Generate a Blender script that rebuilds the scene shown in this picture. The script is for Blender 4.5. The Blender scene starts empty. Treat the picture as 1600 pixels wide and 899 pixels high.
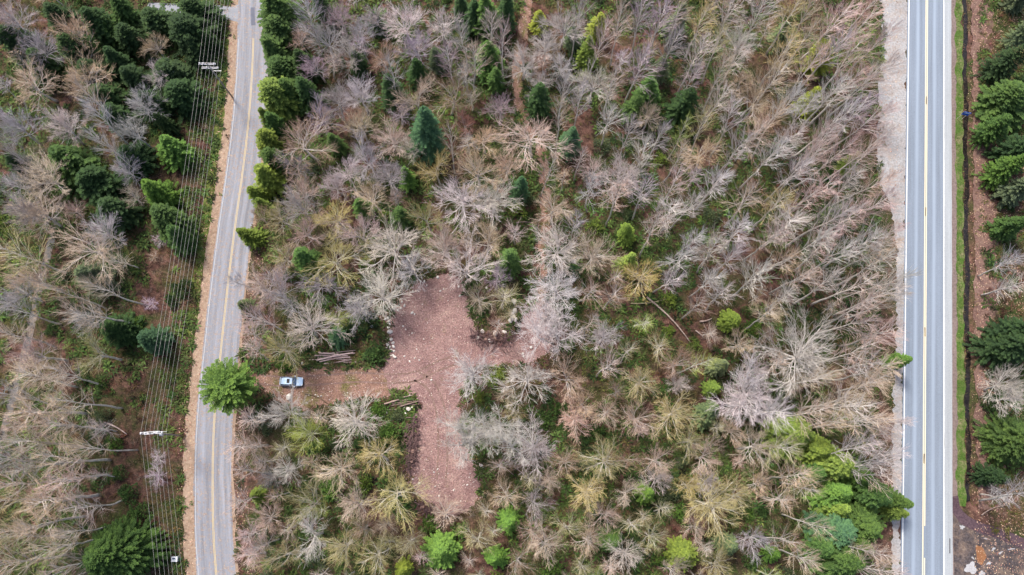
import bpy, bmesh, math, random
import numpy as np
from mathutils import Vector, Matrix, Quaternion

# ------------------------------------------------------------------ camera, sky, sun, exposure
S = bpy.context.scene
COL = S.collection
FPX, TH, H = 1190.0, math.radians(13.24), 145.0      # focal length in px of a 1600 px wide frame, tilt from nadir, flying height
cam_d = bpy.data.cameras.new('camera'); cam = bpy.data.objects.new('camera', cam_d); COL.objects.link(cam)
cam_d.sensor_width = 36.0; cam_d.lens = 36.0 * FPX / 1600.0
cam_d.clip_start = 0.5; cam_d.clip_end = 5000
cam.location = (0, 0, H); cam.rotation_euler = (TH, 0, 0)
S.camera = cam
SUN_EL, SUN_AZ = math.radians(58), math.radians(-35)   # azimuth from +Y towards +X
W = bpy.data.worlds.new('World'); S.world = W; W.use_nodes = True
wn = W.node_tree.nodes; bg = wn['Background']
sky = wn.new('ShaderNodeTexSky'); sky.sky_type = 'NISHITA'; sky.sun_disc = False
sky.sun_elevation = SUN_EL; sky.sun_rotation = SUN_AZ
sky.air_density = 1.0; sky.dust_density = 4.0; sky.ozone_density = 1.0
W.node_tree.links.new(sky.outputs[0], bg.inputs[0]); bg.inputs[1].default_value = 0.078
sl = bpy.data.lights.new('sun', 'SUN'); sl.energy = 1.5; sl.angle = math.radians(11); sl.color = (1.0, 0.96, 0.90)
so = bpy.data.objects.new('sun', sl); COL.objects.link(so)
sd = Vector((math.sin(SUN_AZ)*math.cos(SUN_EL), math.cos(SUN_AZ)*math.cos(SUN_EL), math.sin(SUN_EL)))
so.rotation_euler = sd.to_track_quat('Z', 'Y').to_euler(); so.location = (0, 0, 200)
S.view_settings.view_transform = 'Standard'; S.view_settings.look = 'None'
S.view_settings.exposure = 1.46; S.view_settings.gamma = 1.0
S.view_settings.use_curve_mapping = False

rng = random.Random(7)
nrg = np.random.default_rng(7)
PI = math.pi

# ------------------------------------------------------------------ helpers
def at(px, py, h=0.0):
    "photo pixel -> place at height h above the ground"
    u = (px-800.0)/FPX; v = (449.5-py)/FPX
    t = (H-h)/(math.cos(TH) - v*math.sin(TH))
    return Vector((u*t, (v*math.cos(TH)+math.sin(TH))*t, h))
def atl(pts, h=0.0): return [tuple(at(x, y, h)[:2]) for x, y in pts]
def mpp(py, h=0.0):
    v = (449.5-py)/FPX
    return (H-h)/(math.cos(TH) - v*math.sin(TH))/FPX

def tag(o, label=None, cat=None, group=None, kind=None):
    if label: o['label'] = label
    if cat: o['category'] = cat
    if group: o['group'] = group
    if kind: o['kind'] = kind
    return o
def link(name, me, mat=None, parent=None):
    o = bpy.data.objects.new(name, me); COL.objects.link(o)
    if mat is not None and me is not None and not me.materials: me.materials.append(mat)
    if parent: o.parent = parent
    return o
def empty(name, loc=(0, 0, 0), rz=0.0):
    o = bpy.data.objects.new(name, None); COL.objects.link(o); o.location = loc; o.rotation_euler = (0, 0, rz)
    o.empty_display_size = 0.3
    return o

class MB:
    "collects vertices and faces; optional per-vertex float attributes"
    def __init__(s): s.v = []; s.f = []; s.a = []; s.n = 0
    def add(s, verts, faces, a=0.0):
        b = s.n; s.v.extend(verts); s.f.extend([tuple(i+b for i in f) for f in faces])
        s.a.extend(a if isinstance(a, (list, tuple)) else [a]*len(verts)); s.n += len(verts)
    def tube(s, pts, rads, sides=5, a=0.0, cap=True):
        n = len(pts); vs = []; av = []; prev = None
        for i, p in enumerate(pts):
            d = (pts[min(i+1, n-1)]-pts[max(i-1, 0)]).normalized()
            if prev is None:
                r = Vector((0, 0, 1)) if abs(d.z) < .9 else Vector((1, 0, 0))
                X = d.cross(r).normalized()
            else:
                X = (prev - d*prev.dot(d)).normalized()
            prev = X; Y = d.cross(X)
            for k in range(sides):
                c = 2*PI*k/sides
                vs.append(p + (X*math.cos(c)+Y*math.sin(c))*rads[i])
                av.append(a[i] if isinstance(a, (list, tuple)) else a)
        fs = []
        for i in range(n-1):
            for k in range(sides):
                k2 = (k+1) % sides
                fs.append((i*sides+k, i*sides+k2, (i+1)*sides+k2, (i+1)*sides+k))
        if cap:
            fs.append(tuple(reversed(range(sides)))); fs.append(tuple(range((n-1)*sides, n*sides)))
        s.add(vs, fs, av)
    def spike(s, p, q, r, a0=0.0, a1=1.0):
        d = (q-p); L = d.length
        if L < 1e-6: return
        d /= L
        ref = Vector((0, 0, 1)) if abs(d.z) < .9 else Vector((1, 0, 0))
        X = d.cross(ref).normalized(); Y = d.cross(X)
        s.add([p+X*r, p+(X*-.5+Y*.866)*r, p+(X*-.5-Y*.866)*r, q], [(0, 1, 3), (1, 2, 3), (2, 0, 3)], [a0, a0, a0, a1])
    def spray(s, p, d, up, L, w, a):
        "a small ridged leaf-like spray"
        side = d.cross(up)
        if side.length < 1e-5: return
        side.normalize(); up2 = side.cross(d)
        m = p + d*(L*.45)
        s.add([p, m+side*w-up2*w*.35, p+d*L-up2*L*.12, m-side*w-up2*w*.35, m+up2*w*.25], [(0, 1, 4), (1, 2, 4), (2, 3, 4), (3, 0, 4)], a)
    def box(s, c, sz, M=None, a=0.0):
        x, y, z = sz[0]/2, sz[1]/2, sz[2]/2
        vs = [Vector((sx*x, sy*y, sz_*z)) for sz_ in (-1, 1) for sy in (-1, 1) for sx in (-1, 1)]
        if M is not None: vs = [M @ v for v in vs]
        c = Vector(c)
        s.add([v+c for v in vs], [(0, 2, 3, 1), (4, 5, 7, 6), (0, 1, 5, 4), (2, 6, 7, 3), (0, 4, 6, 2), (1, 3, 7, 5)], a)
    def mesh(s, name, mat=None, smooth=False):
        me = bpy.data.meshes.new(name); me.from_pydata([tuple(v) for v in s.v], [], s.f)
        at_ = me.attributes.new('tint', 'FLOAT', 'POINT'); at_.data.foreach_set('value', np.array(s.a, dtype=np.float32))
        if mat: me.materials.append(mat)
        if smooth: me.polygons.foreach_set('use_smooth', [True]*len(me.polygons))
        me.update(); return me
    def build(s, name, mat, parent=None, smooth=False):
        return link(name, s.mesh(name, mat, smooth), None, parent)

def np_mesh(name, V, F, mat, tint=None, colors=None):
    "fast mesh from numpy arrays; F all tris or all quads"
    me = bpy.data.meshes.new(name); k = F.shape[1]
    me.vertices.add(len(V)); me.vertices.foreach_set('co', V.astype(np.float32).ravel())
    me.loops.add(F.size); me.loops.foreach_set('vertex_index', F.astype(np.int32).ravel())
    me.polygons.add(len(F)); me.polygons.foreach_set('loop_start', np.arange(0, F.size, k, dtype=np.int32))
    me.polygons.foreach_set('loop_total', np.full(len(F), k, dtype=np.int32))
    if colors is not None:
        c = me.attributes.new('col', 'FLOAT_COLOR', 'POINT')
        c.data.foreach_set('color', np.concatenate([colors, np.ones((len(V), 1))], 1).astype(np.float32).ravel())
    me.materials.append(mat); me.update(calc_edges=True); me.validate()
    return me

# ------------------------------------------------------------------ materials
def newmat(name, rough=0.85, spec=0.2):
    m = bpy.data.materials.new(name); m.use_nodes = True
    b = m.node_tree.nodes['Principled BSDF']; b.inputs['Roughness'].default_value = rough
    b.inputs['Specular IOR Level'].default_value = spec
    return m, m.node_tree, b
def noise(t, scale, detail=4, rough=.55, vec=None, dist=0.0):
    n = t.nodes.new('ShaderNodeTexNoise'); n.inputs['Scale'].default_value = scale; n.inputs['Detail'].default_value = detail
    n.inputs['Roughness'].default_value = rough; n.inputs['Distortion'].default_value = dist
    if vec is not None: t.links.new(vec, n.inputs['Vector'])
    return n.outputs['Fac']
def ramp(t, fac, stops):
    r = t.nodes.new('ShaderNodeValToRGB'); t.links.new(fac, r.inputs[0]); e = r.color_ramp.elements
    while len(e) < len(stops): e.new(.5)
    for el, (p, c) in zip(e, stops):
        el.position = p; el.color = (*c, 1) if len(c) == 3 else c
    return r.outputs[0]
def mixc(t, fac, a, b, mode='MIX'):
    m = t.nodes.new('ShaderNodeMix'); m.data_type = 'RGBA'; m.blend_type = mode
    for s, x in ((m.inputs[0], fac), (m.inputs[6], a), (m.inputs[7], b)):
        if isinstance(x, (int, float)): s.default_value = x
        elif isinstance(x, tuple): s.default_value = (*x, 1)
        else: t.links.new(x, s)
    return m.outputs[2]
def pos(t): return t.nodes.new('ShaderNodeNewGeometry').outputs['Position']
def bump(t, b, h, strength=.5, dist=.05):
    n = t.nodes.new('ShaderNodeBump'); n.inputs['Strength'].default_value = strength; n.inputs['Distance'].default_value = dist
    t.links.new(h, n.inputs['Height']); t.links.new(n.outputs[0], b.inputs['Normal'])
def attr(t, name, out='Fac', typ='GEOMETRY'):
    a = t.nodes.new('ShaderNodeAttribute'); a.attribute_name = name; a.attribute_type = typ; return a.outputs[out]
def objcol(t): return t.nodes.new('ShaderNodeObjectInfo').outputs['Color']
def plain(name, c, rough=.6, spec=.3, metal=0.0, var=.15, scale=3.0):
    m, t, b = newmat(name, rough, spec); b.inputs['Metallic'].default_value = metal
    n = noise(t, scale, 5)
    lo = tuple(x*(1-var) for x in c); hi = tuple(min(1, x*(1+var)) for x in c)
    t.links.new(ramp(t, n, [(.3, lo), (.7, hi)]), b.inputs['Base Color']); return m

def mat_twig():
    m, t, b = newmat('twig_bark', .9, .1)
    tp = attr(t, 'tint'); oc = objcol(t)
    bark = ramp(t, noise(t, 1.3, 3, vec=pos(t)), [(.3, (.60, .56, .54)), (.7, (.84, .81, .78))])
    c = mixc(t, .28, bark, oc)
    f = ramp(t, tp, [(.25, (0, 0, 0)), (.8, (1, 1, 1))])
    c2 = mixc(t, f, c, oc)
    c2 = mixc(t, .45, c2, ramp(t, noise(t, .9, 2, vec=pos(t)), [(.3, (.55, .5, .5)), (.7, (1.0, 1.0, .95))]), 'MULTIPLY')
    t.links.new(c2, b.inputs['Base Color']); return m
def mat_trunk():
    m, t, b = newmat('pale_bark', .9, .1); p = pos(t)
    c = ramp(t, noise(t, 1.2, 6, .65, p), [(.3, (.42, .37, .32)), (.5, (.66, .60, .54)), (.72, (.80, .76, .70))])
    c = mixc(t, ramp(t, noise(t, .5, 3, vec=p), [(.55, (0, 0, 0)), (.75, (.5, .5, .5))]), c, (.20, .22, .08))
    t.links.new(c, b.inputs['Base Color']); bump(t, b, noise(t, 8, 4, vec=p), .6, .03); return m
def mat_dark_bark():
    m, t, b = newmat('fir_bark', .95, .1); p = pos(t)
    t.links.new(ramp(t, noise(t, 2, 6, .7, p), [(.3, (.035, .025, .02)), (.7, (.14, .10, .075))]), b.inputs['Base Color']); return m
def mat_needles():
    m, t, b = newmat('needle_foliage', .75, .2)
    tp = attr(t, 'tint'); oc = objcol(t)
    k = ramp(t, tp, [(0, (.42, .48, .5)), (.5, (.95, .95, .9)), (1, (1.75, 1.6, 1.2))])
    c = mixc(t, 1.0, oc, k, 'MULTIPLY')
    t.links.new(c, b.inputs['Base Color'])
    tr = t.nodes.new('ShaderNodeBsdfTranslucent'); t.links.new(c, tr.inputs[0])
    mx = t.nodes.new('ShaderNodeMixShader'); mx.inputs[0].default_value = .22
    t.links.new(b.outputs[0], mx.inputs[1]); t.links.new(tr.outputs[0], mx.inputs[2])
    t.links.new(mx.outputs[0], t.nodes['Material Output'].inputs[0]); return m
def mat_vcol(name, rough=.85):
    m, t, b = newmat(name, rough, .15); t.links.new(attr(t, 'col', 'Color'), b.inputs['Base Color']); return m
def mat_ground():
    m, t, b = newmat('forest_floor', .95, .1); p = pos(t)
    a = ramp(t, noise(t, .9, 8, .7, p), [(.28, (.02, .014, .012)), (.45, (.07, .038, .03)), (.6, (.15, .078, .06)), (.75, (.22, .14, .105))])
    g = ramp(t, noise(t, 1.6, 6, .7, p), [(.3, (.012, .02, .008)), (.55, (.04, .06, .016)), (.75, (.09, .11, .03))])
    f = ramp(t, noise(t, .11, 5, .65, p, .6), [(.42, (0, 0, 0)), (.6, (1, 1, 1))])
    c = mixc(t, f, a, g)
    fl = ramp(t, noise(t, 5.5, 2, .5, p), [(.62, (0, 0, 0)), (.7, (1, 1, 1))])
    c = mixc(t, fl, c, (.24, .16, .115))
    t.links.new(c, b.inputs['Base Color']); bump(t, b, noise(t, 3, 6, .7, p), 1.0, .15); return m
def mat_clearing():
    m, t, b = newmat('leaf_strewn_earth', .95, .1); p = pos(t)
    a = ramp(t, noise(t, .22, 8, .72, p, .4), [(.3, (.16, .095, .092)), (.45, (.235, .145, .135)), (.58, (.30, .195, .175)), (.7, (.38, .275, .225))])
    a = mixc(t, ramp(t, noise(t, .4, 6, .7, p), [(.58, (0, 0, 0)), (.72, (.7, .7, .7))]), a, (.17, .15, .075))
    n2 = ramp(t, noise(t, 3.6, 5, .75, p), [(.36, (.45, .40, .42)), (.52, (1, 1, 1)), (.68, (1.55, 1.5, 1.45))])
    c = mixc(t, 1.0, a, n2, 'MULTIPLY')
    wet = ramp(t, noise(t, .09, 3, .5, p, 1.0), [(.66, (0, 0, 0)), (.74, (.45, .45, .45))])
    c = mixc(t, wet, c, (.09, .06, .07))
    t.links.new(c, b.inputs['Base Color']); bump(t, b, noise(t, 4, 5, .7, p), .8, .08); return m
def mat_track():
    m, t, b = newmat('dirt_track', .95, .1); p = pos(t)
    a = ramp(t, noise(t, .8, 7, .7, p), [(.3, (.15, .09, .07)), (.5, (.25, .155, .12)), (.7, (.33, .22, .17))])
    g = ramp(t, noise(t, 2.4, 5, .7, p), [(.35, (.06, .07, .02)), (.7, (.20, .19, .07))])
    f = ramp(t, noise(t, .28, 5, .65, p, .5), [(.5, (0, 0, 0)), (.64, (.8, .8, .8))])
    c = mixc(t, f, a, g)
    c = mixc(t, 1.0, c, ramp(t, noise(t, 4, 4, .7, p), [(.38, (.55, .5, .5)), (.65, (1.4, 1.35, 1.3))]), 'MULTIPLY')
    t.links.new(c, b.inputs['Base Color']); bump(t, b, noise(t, 4, 5, .7, p), .7, .06); return m
def mat_gravel(name, stops, leaf=.0, sc=2.5):
    m, t, b = newmat(name, .92, .15); p = pos(t)
    a = ramp(t, noise(t, sc, 8, .72, p), stops)
    big = ramp(t, noise(t, .18, 5, .6, p), [(.3, (.8, .77, .76)), (.7, (1.1, 1.1, 1.1))])
    c = mixc(t, 1.0, a, big, 'MULTIPLY')
    if leaf:
        f = ramp(t, noise(t, .45, 6, .75, p), [(.46, (0, 0, 0)), (.66, (leaf, leaf, leaf))])
        c = mixc(t, f, c, ramp(t, noise(t, 4, 3, .6, p), [(.35, (.22, .14, .10)), (.65, (.42, .31, .22))]))
    t.links.new(c, b.inputs['Base Color']); bump(t, b, noise(t, 9, 4, .7, p), .5, .03); return m
def mat_asphalt(name, base, wheel=None, stain=(.8, 1.1), leaves=0.0):
    "UV.x runs across the carriageway in metres, UV.y along it"
    m, t, b = newmat(name, .7, .35)
    uv = t.nodes.new('ShaderNodeUVMap').outputs[0]; p = pos(t)
    lo = tuple(x*stain[0] for x in base); hi = tuple(x*stain[1] for x in base)
    mp = t.nodes.new('ShaderNodeMapping'); mp.inputs['Scale'].default_value = (1.2, .04, 1); t.links.new(uv, mp.inputs[0])
    c = ramp(t, noise(t, 1.0, 6, .65, mp.outputs[0]), [(.3, lo), (.7, hi)])
    c = mixc(t, .5, c, ramp(t, noise(t, 6, 6, .75, p), [(.35, (.65, .65, .66)), (.65, (1.15, 1.15, 1.15))]), 'MULTIPLY')
    if wheel:
        sx = t.nodes.new('ShaderNodeSeparateXYZ'); t.links.new(uv, sx.inputs[0])
        tot = None
        for w in wheel:                                 # worn pale strip in the middle of each lane
            s = t.nodes.new('ShaderNodeMath'); s.operation = 'SUBTRACT'; t.links.new(sx.outputs[0], s.inputs[0]); s.inputs[1].default_value = w
            a_ = t.nodes.new('ShaderNodeMath'); a_.operation = 'ABSOLUTE'; t.links.new(s.outputs[0], a_.inputs[0])
            r = ramp(t, a_.outputs[0], [(.12, (.8, .8, .8)), (.5, (0, 0, 0))])
            tot = r if tot is None else mixc(t, 1.0, tot, r, 'ADD')
        tot = mixc(t, .5, tot, ramp(t, noise(t, 1.0, 4, .6, mp.outputs[0]), [(.3, (.4, .4, .4)), (.7, (1, 1, 1))]), 'MULTIPLY')
        c = mixc(t, tot, c, tuple(x*1.45 for x in base))
    if leaves:
        f = ramp(t, noise(t, 1.5, 8, .85, p), [(.5, (0, 0, 0)), (.6, (leaves,)*3)])
        f2 = ramp(t, noise(t, .12, 3, .5, p), [(.35, (.35, .35, .35)), (.6, (1, 1, 1))])
        f = mixc(t, 1.0, f, f2, 'MULTIPLY')
        c = mixc(t, f, c, ramp(t, noise(t, 5, 3, .6, p), [(.35, (.20, .12, .09)), (.65, (.45, .34, .24))]))
    t.links.new(c, b.inputs['Base Color']); bump(t, b, noise(t, 25, 3, .6, p), .3, .01); return m
def mat_paint(name, c, worn):
    m, t, b = newmat(name, .6, .3); p = pos(t)
    f = ramp(t, noise(t, 2.5, 6, .75, p), [(.30, (0, 0, 0)), (.5, (1, 1, 1))])
    t.links.new(mixc(t, f, worn, c), b.inputs['Base Color']); return m
def mat_grass():
    m, t, b = newmat('verge_grass', .9, .1); p = pos(t)
    c = ramp(t, noise(t, 2.2, 7, .75, p), [(.3, (.05, .06, .02)), (.5, (.10, .13, .03)), (.7, (.21, .20, .07))])
    t.links.new(c, b.inputs['Base Color']); bump(t, b, noise(t, 6, 5, .7, p), 1, .08); return m
def mat_wood():
    m, t, b = newmat('log_bark', .9, .1); p = pos(t)
    mp = t.nodes.new('ShaderNodeMapping'); mp.inputs['Scale'].default_value = (.6, 5, 5)
    t.links.new(t.nodes.new('ShaderNodeTexCoord').outputs['Object'], mp.inputs[0])
    c = ramp(t, noise(t, 1.3, 6, .7, mp.outputs[0]), [(.3, (.10, .075, .07)), (.5, (.27, .215, .20)), (.7, (.46, .40, .37))])
    t.links.new(mixc(t, 1.0, c, objcol(t), 'MULTIPLY'), b.inputs['Base Color']); return m
def mat_rock():
    m, t, b = newmat('pale_rock', .9, .2); p = pos(t)
    c = ramp(t, noise(t, 2.0, 7, .7, p), [(.28, (.34, .29, .25)), (.5, (.62, .57, .52)), (.7, (.78, .75, .70))])
    t.links.new(c, b.inputs['Base Color']); bump(t, b, noise(t, 4, 5, .7, p), .6, .08); return m

M_TWIG, M_TRUNK, M_DBARK, M_NEED = mat_twig(), mat_trunk(), mat_dark_bark(), mat_needles()
M_UNDER = mat_vcol('undergrowth_leaf'); M_GROUND = mat_ground(); M_CLEAR = mat_clearing(); M_TRACK = mat_track()
M_WOOD, M_ROCK, M_GRASS = mat_wood(), mat_rock(), mat_grass()

# ------------------------------------------------------------------ layout of the ground (metres, from the photograph)
def smooth_line(pts, step=2.0):
    P = [np.array(p, float) for p in pts]; out = []
    for i in range(len(P)-1):
        p0, p1, p2, p3 = P[max(i-1, 0)], P[i], P[i+1], P[min(i+2, len(P)-1)]
        n = max(2, int(np.linalg.norm(p2-p1)/step))
        for k in range(n):
            t = k/n
            out.append(.5*((2*p1)+(-p0+p2)*t+(2*p0-5*p1+4*p2-p3)*t*t+(-p0+3*p1-3*p2+p3)*t**3))
    out.append(P[-1]); return np.array(out)
def seg_dist(X, Y, line, closed=False):
    d = np.full(X.shape, 1e9); L = np.asarray(line); n = len(L)
    for i in range(n if closed else n-1):
        a, b = L[i], L[(i+1) % n]; ab = b-a; l2 = max(ab@ab, 1e-9)
        t = np.clip(((X-a[0])*ab[0]+(Y-a[1])*ab[1])/l2, 0, 1)
        d = np.minimum(d, np.hypot(X-a[0]-t*ab[0], Y-a[1]-t*ab[1]))
    return d
def inside(X, Y, poly):
    r = np.zeros(X.shape, bool); P = np.asarray(poly); n = len(P)
    for i in range(n):
        (x0, y0), (x1, y1) = P[i], P[(i+1) % n]
        if y0 == y1: continue
        c = ((y0 > Y) != (y1 > Y)) & (X < (x1-x0)*(Y-y0)/(y1-y0)+x0)
        r ^= c
    return r
def poly_dist(X, Y, poly):
    "negative inside"
    d = seg_dist(X, Y, poly, True); return np.where(inside(X, Y, poly), -d, d)

# highway: straight, its frame (s across, t along)
_a = (at(1420.7, 0)+at(1474, 0))/2; _b = (at(1410, 899)+at(1474, 899))/2
HW_DIR = (_a-_b).normalized(); HW_O = _b.copy(); HW_N = Vector((HW_DIR.y, -HW_DIR.x, 0))   # N points right (east)
HALF = ((at(1474, 450)-at(1415, 450)).length)/2
def hw(s, t, z=0.0): 
    p = HW_O + HW_N*s + HW_DIR*t; return Vector((p.x, p.y, z))
def hw_s(X, Y): return (X-HW_O.x)*HW_N.x + (Y-HW_O.y)*HW_N.y
def hw_t(X, Y): return (X-HW_O.x)*HW_DIR.x + (Y-HW_O.y)*HW_DIR.y
def s_of(px, py):
    p = at(px, py); return hw_s(p.x, p.y)
SH_R = s_of(1487, 300)          # outer edge of the paved shoulder
S_GR0, S_GR1 = s_of(1494, 300), s_of(1505, 300)
S_DI0, S_DI1 = s_of(1506, 300), s_of(1520, 300)

SIDE_C = smooth_line(atl([(349, 1100), (341, 960), (338, 899), (334, 840), (332.5, 780), (333, 700), (337, 630), (344, 560), (355, 455), (368, 350), (375, 300), (384, 230), (391, 160), (395, 90), (397, 30), (399, -40), (404, -140)]), 2.0)
SIDE_HW = 3.45
def offset_line(line, d):
    L = np.asarray(line); T = np.gradient(L, axis=0); T /= np.linalg.norm(T, axis=1)[:, None]
    return L + np.stack([T[:, 1], -T[:, 0]], 1)*d
# SIDE_C runs from the near end away: its right hand side is east
FOOT_C = smooth_line(atl([(-40, 800), (-12, 730), (5, 680), (20, 620), (38, 555), (52, 495), (68, 425), (84, 360), (100, 300), (118, 235), (140, 160)]), 2.0)
TRAIL_C = smooth_line(atl([(840, 500), (846, 440), (850, 370), (852, 300), (846, 245), (828, 200), (812, 160), (808, 120), (815, 60), (824, 0), (834, -70)]), 2.0)
JUNC_C = smooth_line(atl([(395, 26), (370, 22), (345, 19), (320, 17), (280, 16), (230, 14)]), 1.5)
CLEAR_P = smooth_line(atl([(600, 577), (606, 545), (609, 505), (621, 472), (648, 443), (688, 429), (720, 436), (731, 468), (740, 505), (752, 533), (782, 537), (808, 520), (820, 492), (838, 480), (858, 505), (862, 540), (848, 558), (812, 570), (775, 571), (742, 574), (726, 600), (720, 635), (722, 680), (738, 720), (750, 765), (735, 795), (700, 805), (664, 785), (643, 752), (634, 716), (642, 672), (652, 635), (640, 614), (600, 618)]), 1.0)[:-1]
TRACK_P = smooth_line(atl([(352, 585), (395, 584), (440, 577), (500, 577), (560, 574), (606, 572), (612, 596), (606, 622), (560, 622), (520, 634), (470, 640), (430, 622), (395, 606), (350, 608)]), 1.0)[:-1]
LOT_P = smooth_line(atl([(1487, 786), (1497, 806), (1512, 822), (1545, 833), (1600, 853), (1680, 872), (1700, 1010), (1487, 1020)]), 1.0)[:-1]
GRAV_P = atl([(1412, -60), (1374, -60), (1374, 20), (1378, 90), (1372, 170), (1368, 230), (1376, 290), (1394, 330), (1402, 400), (1400, 520), (1396, 620), (1394, 760), (1394, 899), (1392, 1050), (1405, 1050), (1406, 899), (1414, 400), (1418, 0)])
class Dist:
    "distance to a line or polygon, looked up on a half metre grid"
    gx = np.arange(-140, 140.1, .5); gy = np.arange(-60, 140.1, .5)
    def __init__(s, pts, poly):
        X, Y = np.meshgrid(s.gx, s.gy); s.v = (poly_dist if poly else seg_dist)(X, Y, pts)
    def __call__(s, X, Y):
        u = np.clip((np.asarray(X, float)+140)/.5, 0, len(s.gx)-1.001); w = np.clip((np.asarray(Y, float)+60)/.5, 0, len(s.gy)-1.001)
        i = u.astype(int); j = w.astype(int); a = u-i; b = w-j; v = s.v
        return v[j, i]*(1-a)*(1-b)+v[j, i+1]*a*(1-b)+v[j+1, i]*(1-a)*b+v[j+1, i+1]*a*b
D_SIDE, D_FOOT, D_TRAIL, D_JUNC = [Dist(l, False) for l in (SIDE_C, FOOT_C, TRAIL_C, JUNC_C)]
D_VERGE = Dist(offset_line(SIDE_C, -(SIDE_HW+1.0)), False)
D_CLEAR, D_TRACK, D_LOT = [Dist(l, True) for l in (CLEAR_P, TRACK_P, LOT_P)]
def vnoise(X, Y, seed, sc):
    r = np.random.default_rng(seed); s = 0*X
    for i in range(7):
        a = r.uniform(0, 2*PI); f = sc*r.uniform(.5, 2.0); ph = r.uniform(0, 2*PI)
        s = s + np.sin((X*np.cos(a)+Y*np.sin(a))*f + ph + 1.3*np.sin((X*np.sin(a)-Y*np.cos(a))*f*.7+ph*2))
    return s/7
def flat_d(X, Y):
    s = hw_s(X, Y)
    d = np.maximum(np.maximum(-HALF-6.5-s, s-(S_DI1+4.2)), 0)
    d = np.minimum(d, np.maximum(D_SIDE(X, Y)-SIDE_HW-2.2, 0))
    d = np.minimum(d, np.maximum(D_CLEAR(X, Y), 0)); d = np.minimum(d, np.maximum(D_TRACK(X, Y), 0))
    d = np.minimum(d, np.maximum(D_FOOT(X, Y)-1.6, 0)); d = np.minimum(d, np.maximum(D_TRAIL(X, Y)-1.0, 0))
    d = np.minimum(d, np.maximum(D_JUNC(X, Y)-3.0, 0)); d = np.minimum(d, np.maximum(D_LOT(X, Y), 0))
    return d
def ground_z(X, Y):
    X = np.asarray(X, float); Y = np.asarray(Y, float)
    m = np.clip((flat_d(X, Y)-.5)/6.0, 0, 1); m = m*m*(3-2*m)
    z = m*(.55*vnoise(X, Y, 3, .14)+.25*vnoise(X, Y, 4, .5))
    s = hw_s(X, Y); c = (S_DI0+S_DI1)/2+.35*np.sin(hw_t(X, Y)*.35)*.5; w = (S_DI1-S_DI0)/2
    lot = np.clip(D_LOT(X, Y)/3, 0, 1)
    k = np.clip(1-np.abs(s-c)/(w*1.25), 0, 1); z = z - 1.0*np.sqrt(k)*lot
    return z
def gz(x, y): return float(ground_z(np.array([x]), np.array([y]))[0])

# ground sheet: fine in view, coarse to the horizon
def axis(a, b, st, far):
    mid = list(np.arange(a, b+st/2, st)); o = []; d = st*2; x = b
    while x < far: x += d; d *= 1.6; o.append(x)
    i = []; d = st*2; x = a
    while x > -far: x -= d; d *= 1.6; i.append(x)
    return np.array(i[::-1]+mid+o)
AX, AY = axis(-128, 128, .8, 1500), axis(-42, 128, .8, 1500)
GX, GY = np.meshgrid(AX, AY); nx, ny = len(AX), len(AY)
GZ = ground_z(GX.ravel(), GY.ravel())
idx = np.arange(nx*ny).reshape(ny, nx)
GF = np.stack([idx[:-1, :-1], idx[:-1, 1:], idx[1:, 1:], idx[1:, :-1]], -1).reshape(-1, 4)
ground = link('ground', np_mesh('ground', np.stack([GX.ravel(), GY.ravel(), GZ], 1), GF, M_GROUND)); tag(ground, 'brown and mossy forest floor strewn with dead leaves', kind='structure')

def sheet(name, poly, z, mat, jit=.0, label=None, parent=None):
    P = np.array(poly, float)
    if jit:
        T = np.roll(P, -1, 0)-np.roll(P, 1, 0); T /= np.linalg.norm(T, axis=1)[:, None]+1e-9
        k = (vnoise(P[:, 0], P[:, 1], 11, .9)+.6*vnoise(P[:, 0], P[:, 1], 12, 2.6))*jit + nrg.normal(0, jit*.25, len(P))
        P = P + np.stack([T[:, 1], -T[:, 0]], 1)*k[:, None]
    me = bpy.data.meshes.new(name); me.from_pydata([(x, y, z) for x, y in P], [], [tuple(range(len(P)))]); me.update()
    if me.polygons[0].normal.z < 0: me.flip_normals()
    o = link(name, me, mat, parent)
    if parent is None: tag(o, label, kind='structure')
    return o
def dense(poly, st=.6):
    P = [np.array(p, float) for p in poly]; out = []
    for i in range(len(P)):
        a, b = P[i], P[(i+1) % len(P)]; n = max(1, int(np.linalg.norm(b-a)/st))
        out += [a+(b-a)*k/n for k in range(n)]
    return np.array(out)
def strip(name, line, d0, d1, z, mat, label=None, parent=None, jit=0.0):
    L = np.asarray(line); A = offset_line(L, d0); B = offset_line(L, d1)
    if jit:
        A += np.stack([vnoise(A[:, 0], A[:, 1], 21, 1.3)*jit, vnoise(A[:, 0], A[:, 1], 22, 1.3)*jit*.3], 1)
        B += np.stack([vnoise(B[:, 0], B[:, 1], 23, 1.3)*jit, vnoise(B[:, 0], B[:, 1], 24, 1.3)*jit*.3], 1)
    n = len(L); V = np.concatenate([np.c_[A, np.full(n, z)], np.c_[B, np.full(n, z)]])
    F = np.array([(i, n+i, n+i+1, i+1) for i in range(n-1)])
    me = bpy.data.meshes.new(name); me.from_pydata([tuple(v) for v in V], [], [tuple(map(int, f)) for f in F])
    uv = me.uv_layers.new(name='UVMap'); ln = np.concatenate([[0], np.cumsum(np.linalg.norm(np.diff(L, axis=0), axis=1))])
    for lp in me.loops:
        i = lp.vertex_index; uv.data[lp.index].uv = ((d0 if i < n else d1), ln[i % n])
    me.update()
    if me.polygons[0].normal.z < 0: me.flip_normals()
    o = link(name, me, mat, parent)
    if parent is None: tag(o, label, kind='structure')
    return o

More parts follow.
